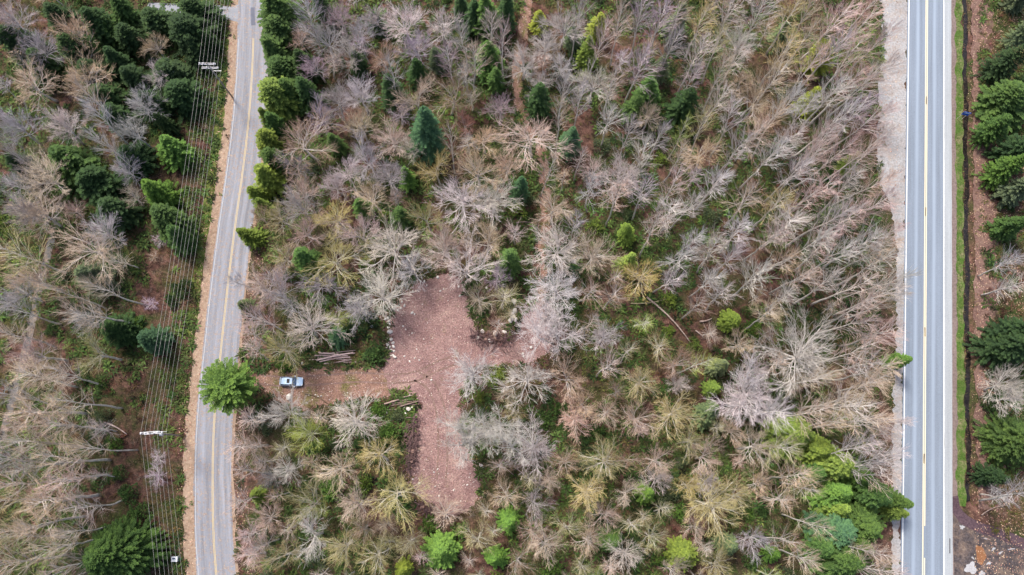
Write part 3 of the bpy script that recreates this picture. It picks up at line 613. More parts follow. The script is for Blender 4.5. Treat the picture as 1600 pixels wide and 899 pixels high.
# kind, crown x, y and radius in photo pixels, colour, optional height in metres
TREES = """
M 45 60 36 g;M 50 125 36 t;M 108 42 32 t;M 118 112 38 t;M 18 20 30 g;A 140 150 26 t;C 150 35 30 d;C 146 108 32 d;M 15 190 34 g;M 80 185 30 w;A 150 185 24 w
F 200 55 24 d;F 236 30 30 d;F 290 45 38 d;F 262 112 42 d;F 304 12 30 d;F 190 15 22 n;F 300 70 26 d;F 280 145 30 d;C 100 250 40 n;C 150 285 38 d;C 265 228 30 l;C 242 297 28 l;C 258 342 30 n;C 275 365 26 n;F 203 240 26 d;F 254 190 15 d 8
M 240 108 24 w;M 215 155 30 w;M 203 200 28 w;M 230 62 20 t;M 195 258 22 g;M 58 268 42 t;M 20 240 30 g;M 18 290 26 g;A 165 225 20 w
M 52 328 40 t;M 20 318 30 g;M 128 392 44 t;M 152 352 28 w;A 25 398 34 y;M 42 432 34 t;M 14 455 28 g;A 160 452 30 t;A 140 482 32 t;M 122 497 20 w;M 42 547 38 p;M 140 548 32 o;A 58 590 38 t;A 20 485 28 g;A 18 522 28 t;A 95 455 22 t;A 95 590 30 t
F 170 322 34 d;F 140 430 26 u 10;F 178 512 28 d 10;F 230 530 24 q 9;S 215 505 12 l;S 285 450 18 d;S 268 470 12 d;S 240 400 12 b;S 235 475 14 m;S 250 375 14 m;C 383 365 20 x 7;F 382 476 15 u 6
A 60 635 44 t;A 20 622 30 g;A 120 628 34 t;A 102 665 34 t;A 90 712 44 t;A 40 750 40 t;A 110 745 38 p;A 85 780 44 t;A 22 790 34 o;A 60 822 40 t;A 30 848 38 o;A 82 862 34 t;A 20 882 34 t;A 140 702 28 t;A 130 788 28 p;A 50 690 34 t;A 10 720 30 g;A 115 832 28 t;A 50 655 30 p;A 5 830 28 t;A 60 730 30 w;A 110 880 25 t
G 172 868 56 n 15;S 178 695 14 l;S 246 742 20 m;S 250 715 14 m;S 200 770 16 n;S 215 800 18 n;S 185 740 14 n
A 385 655 26 p 14;A 378 700 26 p 15;A 384 740 24 p 14;A 380 780 26 p 14;A 386 830 26 p 14;A 390 875 28 p 14;A 376 440 20 g 14;A 392 520 24 p 13;A 395 550 22 p 12;C 400 775 15 x 6;A 398 690 24 b 12;A 405 855 22 p 13
P 358 606 41 l 14
F 430 8 34 n;C 436 46 28 n;C 424 76 26 n;C 440 108 30 n;C 428 146 32 x;C 452 140 26 n;C 417 217 20 x 9;C 412 274 27 x 10;C 424 245 20 n 9;C 408 320 20 x 8;C 425 190 22 n 9;C 398 300 16 x 7;C 414 182 15 x 9;C 478 140 22 d;C 470 95 24 d
M 472 214 42 b;M 540 78 26 w;M 560 132 30 w;M 596 82 26 b;M 632 24 36 w;M 588 18 26 g;M 500 45 30 g;M 562 42 26 g;M 528 18 26 m;M 650 143 32 t;M 700 138 32 b;M 560 186 26 t;M 610 205 30 p;M 570 236 34 g;M 602 265 30 g;M 520 150 28 g;M 500 172 26 m;M 470 292 28 p;M 520 285 26 g;M 680 258 28 y;M 740 270 36 t;M 780 162 26 m;M 725 184 20 r;M 758 215 26 t;M 648 66 30 m;M 690 30 30 w;A 722 60 24 g;A 762 45 22 w;M 545 260 26 w;M 640 230 20 w;A 700 95 24 m;A 740 95 22 t;A 790 60 24 p;A 610 110 20 g;A 480 20 24 g;M 490 95 24 m;M 455 250 20 g;M 580 300 28 t;A 700 220 24 b;M 790 255 26 t
F 792 14 22 d;F 763 18 26 n;F 765 84 26 n;F 612 138 24 d;F 664 202 32 q 20;F 635 273 19 l;F 522 220 19 n;F 680 90 18 u;F 588 32 20 d;S 610 57 9 l;F 775 120 18 n;F 400 40 16 n
C 843 30 16 v;F 740 20 22 d;F 720 10 20 d;F 650 110 18 d;F 560 95 18 d;F 500 10 22 d;C 20 60 26 d;C 62 95 28 d;C 115 72 30 d;C 205 120 28 d;C 232 160 26 d;C 180 180 24 d;C 320 60 18 d 8;C 90 20 26 d;C 165 150 26 d;C 180 90 24 d;C 165 40 24 n;C 30 255 24 d;M 852 60 26 w;M 880 25 30 w;F 896 55 18 u;M 815 86 28 w;M 846 122 22 w;C 935 36 16 v;C 918 76 22 x;M 925 118 32 w;F 843 150 26 d;M 876 92 20 w;A 880 142 22 g;A 970 30 26 t;A 1030 32 30 m;A 1000 102 28 m;A 1062 16 26 t;C 1060 26 20 u;A 1100 30 32 y;M 1166 56 34 w;A 1085 92 30 t;A 1150 92 26 w;F 1036 102 18 u;F 1016 142 28 n;F 994 165 20 n;M 1018 166 22 t;F 1072 156 32 d;M 830 214 42 p;F 893 216 22 q 12;A 950 186 26 w;M 975 270 42 w;M 1100 236 34 t;A 1155 236 26 g;M 1182 150 32 t;A 1120 160 26 w;A 1066 206 18 e;A 1030 214 20 g;A 980 202 22 g;F 812 290 19 q 11;A 1000 22 26 m;A 1192 12 26 w;A 1050 280 28 t;A 910 160 22 t;A 1130 120 24 t;A 940 60 22 p;A 905 20 24 g;A 960 130 24 p;A 1050 70 24 g;A 1140 20 28 t;A 1120 70 24 y;A 1060 240 24 t;A 1005 240 24 w;A 1140 190 26 t;A 1100 195 22 y;A 925 290 26 g;A 1120 285 26 t;A 1180 210 26 t;A 1010 300 26 m;A 880 180 20 t;A 1075 120 22 m;A 905 245 20 p;A 860 260 22 t
A 1232 30 32 y;A 1270 20 30 t;A 1310 30 32 p;A 1340 42 30 p;A 1362 14 28 p;A 1300 70 30 m;A 1332 92 32 p;A 1350 122 30 w;A 1320 132 30 t;A 1290 150 30 w;A 1342 170 30 m;A 1364 186 26 p;A 1250 180 30 w;A 1230 212 30 w;A 1282 222 30 t;A 1310 242 30 p;A 1352 252 28 p;A 1330 292 30 w;A 1290 290 30 p;A 1240 270 30 w;A 1220 160 28 t;A 1210 122 28 t;A 1222 82 28 y;A 1260 60 30 t;A 1260 110 26 p;A 1375 60 24 p;A 1380 110 22 p;A 1362 222 24 p;A 1370 280 24 p;A 1200 250 28 t;A 1265 250 26 p;A 1210 190 26 t;A 1310 190 28 w
C 1283 82 26 v 10;C 1270 150 22 v 8;F 1225 50 20 u;C 1333 250 16 x 8
F 1576 14 30 n;F 1568 74 32 n;F 1590 45 28 d;F 1572 150 32 l;F 1556 178 24 n;F 1576 262 34 l;F 1596 210 28 n;F 1596 120 28 n;A 1592 82 20 y 12;F 1576 340 34 l;F 1558 368 15 n 8;F 1598 300 26 n;A 1576 410 22 g 14;A 1592 442 22 w 14;F 1570 530 34 l;F 1590 500 26 n;M 1586 600 30 w;A 1565 450 18 g 9
A 1230 350 38 t;A 1262 382 32 w;A 1300 342 32 w;A 1332 332 30 t;A 1368 322 28 p;A 1350 382 32 t;A 1310 402 32 w;A 1380 370 26 p;A 1370 420 32 w;A 1332 442 32 p;A 1290 442 30 t;A 1370 460 30 w;A 1350 482 30 p;A 1386 475 24 t;A 1250 432 30 p;A 1220 402 30 t;A 1232 462 28 w;A 1290 380 26 p;F 1312 330 20 u 9;M 1270 540 66 w 18;M 1180 606 44 w;A 1342 540 30 t;A 1368 572 30 t;A 1360 596 28 t;C 1408 564 16 l 9;A 1380 520 28 p;A 1340 510 28 p;A 1380 395 24 t;A 1210 320 28 y;A 1250 310 28 p;A 1395 440 18 t;A 1345 575 28 w
A 1310 622 38 t;A 1342 612 32 t;A 1352 655 38 t;A 1330 640 32 w;A 1368 690 32 t;A 1360 720 30 w;A 1372 745 30 t;A 1332 700 30 t;C 1245 682 32 x 10;C 1312 726 30 x 11;C 1310 772 28 l 10;F 1368 770 28 n;C 1355 820 28 n 10;C 1310 832 34 q 10;C 1312 795 22 x;C 1282 705 24 x 9;C 1345 745 22 l 9;C 1290 860 26 n 9;F 1345 855 24 n;C 1275 740 20 n 8;S 1235 720 16 l;S 1190 690 14 l;C 1408 786 18 n 8;C 1404 802 12 x 7;F 1326 876 36 n;C 1210 866 17 l;A 1220 700 30 o;A 1240 742 30 t;A 1220 782 30 t;A 1262 762 28 o;A 1210 642 30 t;A 1270 642 30 t;A 1230 850 30 b;A 1262 872 30 t;A 1362 862 26 t;A 1270 815 26 o;A 1385 660 24 t;A 1385 720 22 t;A 1290 660 28 t;A 1375 890 24 p;A 1280 590 24 t
F 1570 682 40 n;F 1588 710 30 n;F 1546 742 24 n;M 1592 622 26 w;A 1586 772 30 g;S 1545 630 13 n;F 1590 660 28 u;A 1560 770 22 g 10
M 460 316 30 g;M 520 326 32 y;F 565 320 18 n;M 475 360 28 p;M 612 384 46 w;M 556 356 36 p;M 524 406 38 y;F 475 406 28 n;M 432 335 26 o;M 425 452 32 g;M 472 512 38 w;M 590 450 40 w;M 558 478 30 g;M 660 330 28 o;F 626 336 20 n;M 720 318 44 w;M 770 308 40 w;M 690 370 32 p;M 726 400 44 w;M 760 370 32 t;F 794 402 26 n;M 775 436 22 m;M 430 540 34 o;A 408 500 28 p;M 412 440 32 p;F 525 525 18 q 5;S 445 570 15 l;S 585 556 18 n;S 570 575 13 l;M 734 582 38 w;C 708 584 14 x 6;M 636 586 34 p 9;M 440 400 26 o;A 450 470 24 g;M 500 445 26 g;M 640 415 26 w;S 480 535 14 d;S 550 520 18 d;S 575 500 16 d;S 455 430 14 n;M 400 335 18 b
M 870 320 30 t;M 870 378 40 w;M 938 394 36 t;C 980 360 18 x;C 983 406 20 x;M 1012 424 32 y;S 897 425 13 q;M 864 446 42 w;K 856 512 44 w;A 920 452 26 b;A 960 462 26 b;M 944 522 30 w;A 1046 330 32 t;A 1080 322 28 t;A 1070 402 30 w;A 1050 432 26 g;A 1112 390 28 w;A 1140 402 28 g;A 1160 362 34 t;A 1112 432 26 w;A 1182 432 30 w;A 1166 312 36 t;A 960 312 28 p;A 1000 502 24 e 10;A 1030 545 24 o 10;M 1060 562 32 b;C 1146 500 20 x 7;S 1180 515 18 l;M 1160 532 26 t;M 826 592 36 w;M 890 586 36 t;A 950 572 28 t;A 1090 570 24 e;C 1126 570 18 u 8;M 1186 578 22 w;S 1005 520 10 l;A 1020 360 26 p;A 900 345 22 g;A 1090 480 24 b;A 1130 460 26 w;A 1200 490 26 t;A 920 500 22 b;A 985 550 22 o;A 1200 370 28 p;A 1080 370 24 t
M 550 655 38 w;M 470 670 30 e;M 436 640 30 w;M 592 716 34 y;M 440 736 26 w;M 526 730 32 t;S 500 700 20 n;S 608 680 18 l;M 620 780 40 y;M 552 790 32 t;M 486 836 36 w;M 470 786 30 o;M 416 745 20 g;K 724 680 38 w;K 786 682 40 w;M 832 690 40 w;S 670 820 16 l;C 690 862 34 l 8;S 718 828 14 l;C 796 815 25 l 8;C 772 872 22 l 7;M 695 800 24 t 8;M 580 872 32 o;M 530 860 30 o;C 630 890 18 v 8;S 520 765 20 l;S 410 782 15 l;M 430 870 30 o;M 500 620 22 t 9;A 590 600 26 p 9;M 745 840 26 o;M 640 850 24 o;S 565 690 14 n;S 590 640 14 l;S 480 755 14 n;M 560 825 24 b;M 410 815 24 p
M 1000 652 30 t;M 1050 652 36 o;C 1110 642 24 u;C 1116 606 16 x;M 1166 626 40 w;M 946 716 36 o;M 1030 716 28 t;M 1110 710 30 t;S 1005 672 11 p;S 1155 720 15 p;M 1182 702 34 t;M 920 770 34 y;M 980 770 24 t;C 1012 770 20 l 8;M 840 786 26 g;M 1032 750 22 w;M 1122 798 48 o;C 1070 866 28 x 9;C 956 846 22 n 8;M 830 832 26 b;M 856 852 28 t;M 920 852 28 t;M 986 866 30 w;M 1030 842 24 o;M 950 808 22 p;S 860 885 18 l;M 1060 895 26 t;M 1182 850 26 g;F 1140 850 20 u 9;M 880 720 26 b;M 900 660 26 p;M 950 640 24 t;M 1080 690 24 o;M 860 750 22 t;M 1160 770 26 o;M 890 820 24 o;M 1080 760 24 y;S 870 640 18 n;S 850 660 16 n;S 1060 800 16 l;S 1035 610 16 n;M 990 720 22 b;M 1150 670 22 t;M 1000 600 26 o;M 910 630 24 t;M 1110 750 22 w;M 790 770 24 t 9;M 1190 760 26 t;M 1130 890 26 o;M 815 880 24 b
"""
MID_SIDE = SIDE_C
WIRE_X = None
def side_of_road(x, y):
    "signed distance east of the side road centre"
    i = int(np.argmin(np.hypot(SIDE_C[:, 0]-x, SIDE_C[:, 1]-y))); T = SIDE_C[min(i+1, len(SIDE_C)-1)]-SIDE_C[max(i-1, 0)]
    d = (x-SIDE_C[i, 0])*T[1]-(y-SIDE_C[i, 1])*T[0]; return d/np.linalg.norm(T)
def A1(x): return np.array([x])
def zone(x, y):
    sd_ = side_of_road(x, y); s = float(hw_s(x, y))
    if s > 0: return 'across the ditch from the highway'
    if sd_ < 0:
        fd = float(D_FOOT(A1(x), A1(y))[0])
        if sd_ > -13: return 'between side road and power lines'
        if fd < 8: return 'beside the grey footpath'
        return 'beyond the power lines'
    cd = float(D_CLEAR(A1(x), A1(y))[0]); td = float(D_TRAIL(A1(x), A1(y))[0]); kd = float(D_TRACK(A1(x), A1(y))[0])
    if sd_ < 9: return 'lining the side road'
    if kd < 5: return 'beside the dirt track'
    if cd < 5: return 'on the rim of the reddish clearing'
    if td < 7: return 'beside the overgrown trail'
    if s > -26: return 'near the highway gravel shoulder'
    cl = at(740, 540)
    if x < cl.x and y > at(500, 590).y: return 'between side road and overgrown trail'
    if x < cl.x: return 'across the dirt track from stacked logs'
    if y > at(900, 480).y: return 'between overgrown trail and highway'
    return 'between clearing and highway'
ROCKY = []
def clear_of_ways(x, y, kind):
    X, Y = A1(x), A1(y)
    s = float(hw_s(x, y))
    if -HALF-(3.5) < s < S_DI1+.6: return False
    if float(D_SIDE(X, Y)[0]) < SIDE_HW+1.6: return False
    if float(D_TRACK(X, Y)[0]) < .8 or float(D_CLEAR(X, Y)[0]) < .5: return False
    if float(D_TRAIL(X, Y)[0]) < .9: return False
    if float(D_FOOT(X, Y)[0]) < 1.2: return False
    if float(D_JUNC(X, Y)[0]) < 2.4 or float(D_LOT(X, Y)[0]) < 1: return False
    return True
CNT = {k: 0 for k in PROTO}
NAME = {'M': 'bare_maple_tree', 'K': 'bare_maple_tree', 'A': 'bare_alder_tree', 'F': 'fir_tree', 'C': 'cedar_tree', 'P': 'pine_tree', 'S': 'shrub', 'B': 'bare_bush', 'G': 'cedar_tree'}
CATG = {'M': 'tree', 'K': 'tree', 'A': 'tree', 'F': 'tree', 'C': 'tree', 'P': 'tree', 'S': 'shrub', 'B': 'bush', 'G': 'tree'}
PLACED = []; REC = []
def plant(kind, px, py, rpx, ck, h=None, special=None, force=False):
    r = rng
    if kind == 'S' and ck in TCOL and ck not in ECOL: kind = 'B'
    hn, rn = NOM[kind]
    if h is None:
        h = {'M': r.uniform(14, 18), 'K': r.uniform(15, 17), 'A': r.uniform(18, 24), 'F': r.uniform(10, 13.5), 'C': r.uniform(8.5, 12), 'P': 17, 'S': 0, 'B': 0}[kind]
        if kind == 'M' and rpx < 27: h *= .8
        if kind == 'F' and rpx < 22: h *= .72
        if kind == 'C' and rpx < 20: h *= .7
    if kind in 'SB': h = max(1.0, rpx*mpp(py)*1.15)
    fc = {'M': .68, 'K': .7, 'A': .74, 'F': .6, 'C': .6, 'P': .68, 'S': .5, 'B': .5, 'G': .55}[kind]
    T = at(px, py, h*fc); lim = .35 if kind in 'FCPG' else .1 if kind == 'S' else .5 if kind == 'K' else .34
    bx, by = T.x+r.gauss(0, .03)*h*fc, T.y+r.gauss(0, .03)*h*fc
    if kind == 'A' and -26 < hw_s(T.x, T.y) < 2: bx -= r.uniform(.05, .20)*h*fc; by -= r.uniform(-.04, .08)*h*fc
    if kind in 'SB': bx, by = T.x, T.y
    ok = False; best = None
    for tr in range(70):                      # a trunk that would stand on a road or path leans in from beside it
        q = tr/70*max(lim*h*fc, 1.2); a = tr*2.4
        x, y = bx+q*math.cos(a), by+q*math.sin(a)
        if clear_of_ways(x, y, kind): ok = True; break
    if not ok and not force: return None
    p = Vector((x, y, 0))
    R = rpx*mpp(py, h*fc)*(.80 if kind == 'A' else 1)
    CNT[kind] += 1; var = PROTO[kind][(CNT[kind]*3+r.randint(0, 1)) % len(PROTO[kind])]
    z = gz(p.x, p.y)
    e = empty(NAME[kind], (p.x, p.y, z))
    rz = r.uniform(0, 6.28); ax = Vector((T.x-p.x, T.y-p.y, h*fc))
    e.rotation_mode = 'QUATERNION'
    e.rotation_quaternion = Vector((0, 0, 1)).rotation_difference(ax) @ Quaternion((0, 0, 1), rz)
    sc = R/rn*(1.12 if kind in 'MKA' else 1.0); e.scale = (sc*r.uniform(.9, 1.1), sc*r.uniform(.9, 1.1), h/hn)
    tk = link(var[1].name.split('.')[0], var[1], None, e); cr = link(var[2].name.split('.')[0], var[2], None, e)
    c = (TCOL if ck in TCOL and kind in 'MKAB' else ECOL)[ck]; j = r.uniform(.85, 1.15)*(1.35 if kind in 'FC' and 470 < px < 1450 else 1)
    cr.color = (min(1, c[0]*j*r.uniform(.93, 1.07)), min(1, c[1]*j), min(1, c[2]*j*r.uniform(.9, 1.1)), 1)
    Z = zone(p.x, p.y)
    if special: tag(e, special, CATG[kind])
    else:
        w = (TWORD if ck in TWORD and kind in 'MKAB' else EWORD)[ck]
        if kind in 'MK': lab = f"{'broad' if rpx >= 35 else 'mid sized' if rpx >= 25 else 'small'} {w} leafless maple {Z}"
        elif kind == 'A': lab = f"{'large' if rpx >= 32 else 'slender'} {w} leafless alder {Z}"
        elif kind == 'F': lab = f"{'big' if rpx >= 29 else 'small'} {w} fir {Z}"
        elif kind == 'C': lab = f"{'big bushy' if rpx >= 25 else 'small bushy'} {w} cedar {Z}"
        elif kind == 'P': lab = f"{w} pine {Z}"
        elif kind == 'B': lab = f"twiggy {w} leafless bush {Z}"
        else: lab = f"low leafy {w} shrub {Z}"
        tag(e, lab, CATG[kind], lab)
    if not special: REC.append((e, px, py, kind, w, lab))
    PLACED.append((px, py, rpx)); return e
SPEC = {('P', 358): 'tall green pine overhanging the side road beside the dirt track', ('M', 1270): 'huge pale grey leafless maple with radiating limbs near the highway shoulder',
        ('G', 172): 'huge bright green cedar beside the power lines', ('C', 1408): None, ('K', 856): 'pale multi trunk maple where the overgrown trail meets the clearing'}
for line in TREES.strip().split('\n'):
    for tkn in line.split(';'):
        a = tkn.split(); k, x, y, rr = a[0], float(a[1]), float(a[2]), float(a[3])
        if k == 'A' and a[4] == 't' and x > 900 and rng.random() < .4: a[4] = rng.choice('wwp')
        if k == 'F' and (x < 320 or x > 1500): k = 'C'
        if k in 'FC' and x < 320: rr *= 1.12
        if x > 1500 and k == 'C':
            x += rng.uniform(0, 30); y += rng.uniform(-20, 20); rr *= rng.uniform(.6, 1.35); k = rng.choice('CFF'); a[4] = rng.choice((a[4], 'n', 'd', 'd', 'u'))
        if k in 'FC' and 1230 < x < 1430 and y > 650: rr *= 1.22
        if k in 'FC' and 395 < x < 500 and y < 300: rr *= 1.12
        plant(k, x, y, rr, a[4], float(a[5]) if len(a) > 5 else None, SPEC.get((k, int(x))))
# gaps between the listed crowns: young trees
nf = 0
for gy in range(-6, 910, 26):
    for gx in range(0, 1600, 26):
        x = gx+rng.uniform(-9, 9); y = gy+rng.uniform(-9, 9)
        if any((x-q[0])**2+(y-q[1])**2 < (q[2]*.62+12)**2 for q in PLACED): continue
        g = at(x, y, 4); X, Y = A1(g.x), A1(g.y)
        if float(flat_d(X, Y)[0]) < 2.0: continue
        if side_of_road(g.x, g.y) < 0 and side_of_road(g.x, g.y) > -19: continue
        if 1500 < x: continue
        if 560 < x < 640 and 480 < y < 580: continue
        left = x < 400
        ck = rng.choice('tttgop' if left else ('gmwtp' if y < 300 and x < 1100 else ('ttpwb' if x > 900 and y < 600 else 'ootbtep')))
        if rng.random() < .5: plant(rng.choice('AAM'), x, y, rng.uniform(15, 22), ck, rng.uniform(7, 11)); nf += 1
        elif rng.random() < .6: plant('S', x, y, rng.uniform(10, 16), rng.choice('nlxu')); nf += 1
# look-alikes in one part of the woods are told apart by the neighbour they stand beside
NOUN = {'M': 'maple', 'K': 'maple', 'A': 'alder', 'F': 'fir', 'C': 'cedar', 'S': 'shrub', 'B': 'bush', 'P': 'pine'}
_n = {}
for q in REC: _n[q[5]] = _n.get(q[5], 0)+1
for e, x, y, k, w, lab in REC:
    if _n[lab] < 2: continue
    nb = sorted((((x-q[1])**2+(y-q[2])**2)*(.45 if q[3] in 'FCS' else 1), q[4], NOUN[q[3]]) for q in REC if q[0] is not e and (q[4] != w or NOUN[q[3]] != NOUN[k]))[0]
    if nb[0] < 70**2:
        for sfx in (f' beside {nb[1]} {nb[2]}', f' beside {nb[1].split()[-1]} {nb[2]}', f' beside {nb[2]}'):
            if len((lab+sfx).split()) <= 16: e['label'] = lab+sfx; break

# ------------------------------------------------------------------ undergrowth (uncountable: stuff)
def scatter(n, x0, x1, y0, y1): return nrg.uniform(x0, x1, n), nrg.uniform(y0, y1, n)
def forest_mask(X, Y, margin):
    "woodland; with a negative margin it creeps over the rims of clearing, track, trail and footpath"
    if margin >= 0: return flat_d(X, Y) > margin
    e = .45*vnoise(X, Y, 61, .8)+.3*vnoise(X, Y, 62, 2.4)+margin+.25
    s = hw_s(X, Y); m = ((s < -HALF-5.2+1.2*vnoise(X, Y, 63, .5)) | (s > S_DI1+1.5)) & (D_JUNC(X, Y) > 1.5) & (D_LOT(X, Y) > .5)
    sdv = D_SIDE(X, Y)
    return m & (sdv > SIDE_HW+.3) & (D_VERGE(X, Y) > .75+.5*vnoise(X, Y, 64, .7)) & (D_CLEAR(X, Y) > -.3+e*1.4) & (D_TRACK(X, Y) > -.2+e) & (D_TRAIL(X, Y) > .75+e) & (D_FOOT(X, Y) > .5+e*.5)
def jitter_col(base, n, k): return np.clip(base*(1+nrg.normal(0, k, (n, 1)))*(1+nrg.normal(0, k*.3, (n, 3))), .004, 1)
def ferns(name, n, label, lf=(.55, 1.1), nf=8, palette=None, thr=.0, margin=.3, seed=31, corridor=False):
    X, Y = scatter(n, -125, 125, -30, 125)
    nz = vnoise(X, Y, seed, .16)+.6*vnoise(X, Y, seed+1, .55)
    nz = nz-.38*np.clip(1-np.abs(D_VERGE(X, Y)-8)/7, 0, 1)*(X < -50)      # drier, browner ground below the wires
    k = forest_mask(X, Y, margin) & (nz > thr); X, Y = X[k], Y[k]; m = len(X)
    Z = ground_z(X, Y); size = nrg.uniform(.6, 1.4, m)
    hue = np.clip(.5+.9*vnoise(X, Y, seed+5, .12)+nrg.normal(0, .25, m), 0, 1)
    base = palette[0][None]*(1-hue[:, None])+palette[1][None]*hue[:, None]
    base = jitter_col(base, m, .3)
    Vs = []; Fs = []; Cs = []; off = 0
    for f in range(nf):
        a = 2*PI*f/nf+nrg.uniform(-.4, .4, m); L = nrg.uniform(*lf, m)*size; w = L*.13
        dx, dy = np.cos(a), np.sin(a); el = nrg.uniform(.25, 1.0, m)
        p0 = np.stack([X+dx*.05, Y+dy*.05, Z+.05], 1)
        p1 = np.stack([X+dx*L*.5, Y+dy*L*.5, Z+L*.55*el+.05], 1); p2 = np.stack([X+dx*L, Y+dy*L, Z+L*.4*el], 1)
        sd_ = np.stack([-dy, dx, 0*dx], 1)
        V = np.stack([p0, p1+sd_*w[:, None], p2, p1-sd_*w[:, None]], 1).reshape(-1, 3)
        i = np.arange(m)*4+off
        Fs.append(np.concatenate([np.stack([i, i+3, i+1], 1), np.stack([i+1, i+3, i+2], 1)])); Vs.append(V)
        c = base*nrg.uniform(.7, 1.3, (m, 1)); Cs.append(np.repeat(c, 4, 0)); off += 4*m
    o = link(name, np_mesh(name, np.concatenate(Vs), np.concatenate(Fs), M_UNDER, colors=np.concatenate(Cs)))
    tag(o, label, 'undergrowth', kind='stuff'); return o
def brush(name, n, label, pal, hgt=(.8, 2.2), ns=16, rad=.018, seed=51, thr=-.2, margin=.5):
    X, Y = scatter(n, -125, 125, -30, 125)
    nz = vnoise(X, Y, seed, .2)+.6*vnoise(X, Y, seed+1, .6)
    k = forest_mask(X, Y, margin) & (nz > thr); X, Y = X[k], Y[k]; m = len(X); Z = ground_z(X, Y)
    hue = np.clip(.5+1.0*vnoise(X, Y, seed+7, .1)+nrg.normal(0, .3, m), 0, .999)
    ii = (hue*len(pal)).astype(int); base = jitter_col(np.array(pal)[ii], m, .22); sz = nrg.uniform(*hgt, m)
    Vs = []; Fs = []; Cs = []; off = 0
    for f in range(ns):
        a = nrg.uniform(0, 2*PI, m); L = sz*nrg.uniform(.5, 1.1, m); e = nrg.uniform(.5, 1.35, m); st = nrg.uniform(0, .55, m) if f > ns//3 else np.zeros(m)
        a0 = nrg.uniform(0, 2*PI, m)
        b = np.stack([X+np.cos(a0)*st*sz*.6, Y+np.sin(a0)*st*sz*.6, Z+st*sz*.9], 1)
        d = np.stack([np.cos(a)*np.cos(e), np.sin(a)*np.cos(e), np.sin(e)], 1); q = b+d*(L*(1-.4*st))[:, None]
        X1 = np.stack([-np.sin(a), np.cos(a), 0*a], 1)*rad; Y1 = np.cross(d, X1)
        V = np.stack([b+X1, b-X1*.5+Y1*.87, b-X1*.5-Y1*.87, q], 1).reshape(-1, 3); i = np.arange(m)*4+off
        Fs += [np.stack([i, i+1, i+3], 1), np.stack([i+1, i+2, i+3], 1), np.stack([i+2, i, i+3], 1)]; Vs.append(V)
        Cs.append(np.repeat(base*nrg.uniform(.75, 1.25, (m, 1)), 4, 0)); off += 4*m
    o = link(name, np_mesh(name, np.concatenate(Vs), np.concatenate(Fs), M_UNDER, colors=np.concatenate(Cs)))
    tag(o, label, 'undergrowth', kind='stuff'); return o
ferns('fern_undergrowth', 48000, 'green ferns and moss covering the forest floor', nf=7, palette=(np.array([.018, .038, .011]), np.array([.075, .112, .028])), thr=-.22, margin=-.25)
ferns('ground_cover', 22000, 'low olive and brown plants covering the forest floor', lf=(.35, .8), nf=6, palette=(np.array([.06, .028, .019]), np.array([.095, .088, .026])), thr=-.35, seed=71, margin=-.3)
brush('brush_undergrowth', 18000, 'bare brown and olive twigs of low brush', [(.20, .085, .065), (.24, .15, .105), (.15, .13, .05), (.19, .165, .07), (.26, .19, .15), (.13, .08, .07)], ns=18, margin=-.2)
def litter(name, n, test, label, pal, sz=(.06, .16), z=.05):
    X, Y = scatter(n, -125, 125, -30, 125); k = test(X, Y); X, Y = X[k], Y[k]; m = len(X)
    Z = ground_z(X, Y)+z; s = nrg.uniform(*sz, m); a = nrg.uniform(0, 6.28, m); tz = nrg.normal(0, .03, (m, 4)); V = []
    for j, (q, l) in enumerate(((0, 1), (1.7, .7), (3.14, .9), (4.5, .75))):
        V.append(np.stack([X+np.cos(a+q)*s*l, Y+np.sin(a+q)*s*l, Z+np.abs(tz[:, j])], 1))
    V = np.stack(V, 1).reshape(-1, 3); F = np.arange(4*m).reshape(m, 4)
    base = jitter_col(np.array(pal)[nrg.integers(0, len(pal), m)], m, .15)
    o = link(name, np_mesh(name, V, F, M_UNDER, colors=np.repeat(base, 4, 0))); tag(o, label, 'leaves', kind='stuff')
PALL = [(.31, .19, .17), (.37, .24, .21), (.21, .12, .115), (.43, .30, .25), (.34, .22, .21), (.27, .165, .16), (.32, .17, .14), (.58, .49, .43)]
litter('fallen_leaves', 330000, lambda X, Y: (D_CLEAR(X, Y) < 1.2) | (D_TRACK(X, Y) < .4) | (D_TRAIL(X, Y) < 1.5), 'fallen leaves strewn over clearing, track and trail', PALL, (.05, .12))
litter('verge_leaves', 200000, lambda X, Y: ((D_SIDE(X, Y) > SIDE_HW-.2) & (D_SIDE(X, Y) < SIDE_HW+3)) | ((hw_s(X, Y) > S_DI1-.3) & (hw_s(X, Y) < S_DI1+12)) | ((hw_s(X, Y) < -HALF-1.5) & (hw_s(X, Y) > -HALF-6) & (nrg.random(len(X)) < .25)), 'fallen leaves along the road verges and ditch bank', [(.42, .28, .20), (.55, .40, .27), (.33, .19, .13), (.26, .13, .10), (.48, .30, .22)], z=.04)
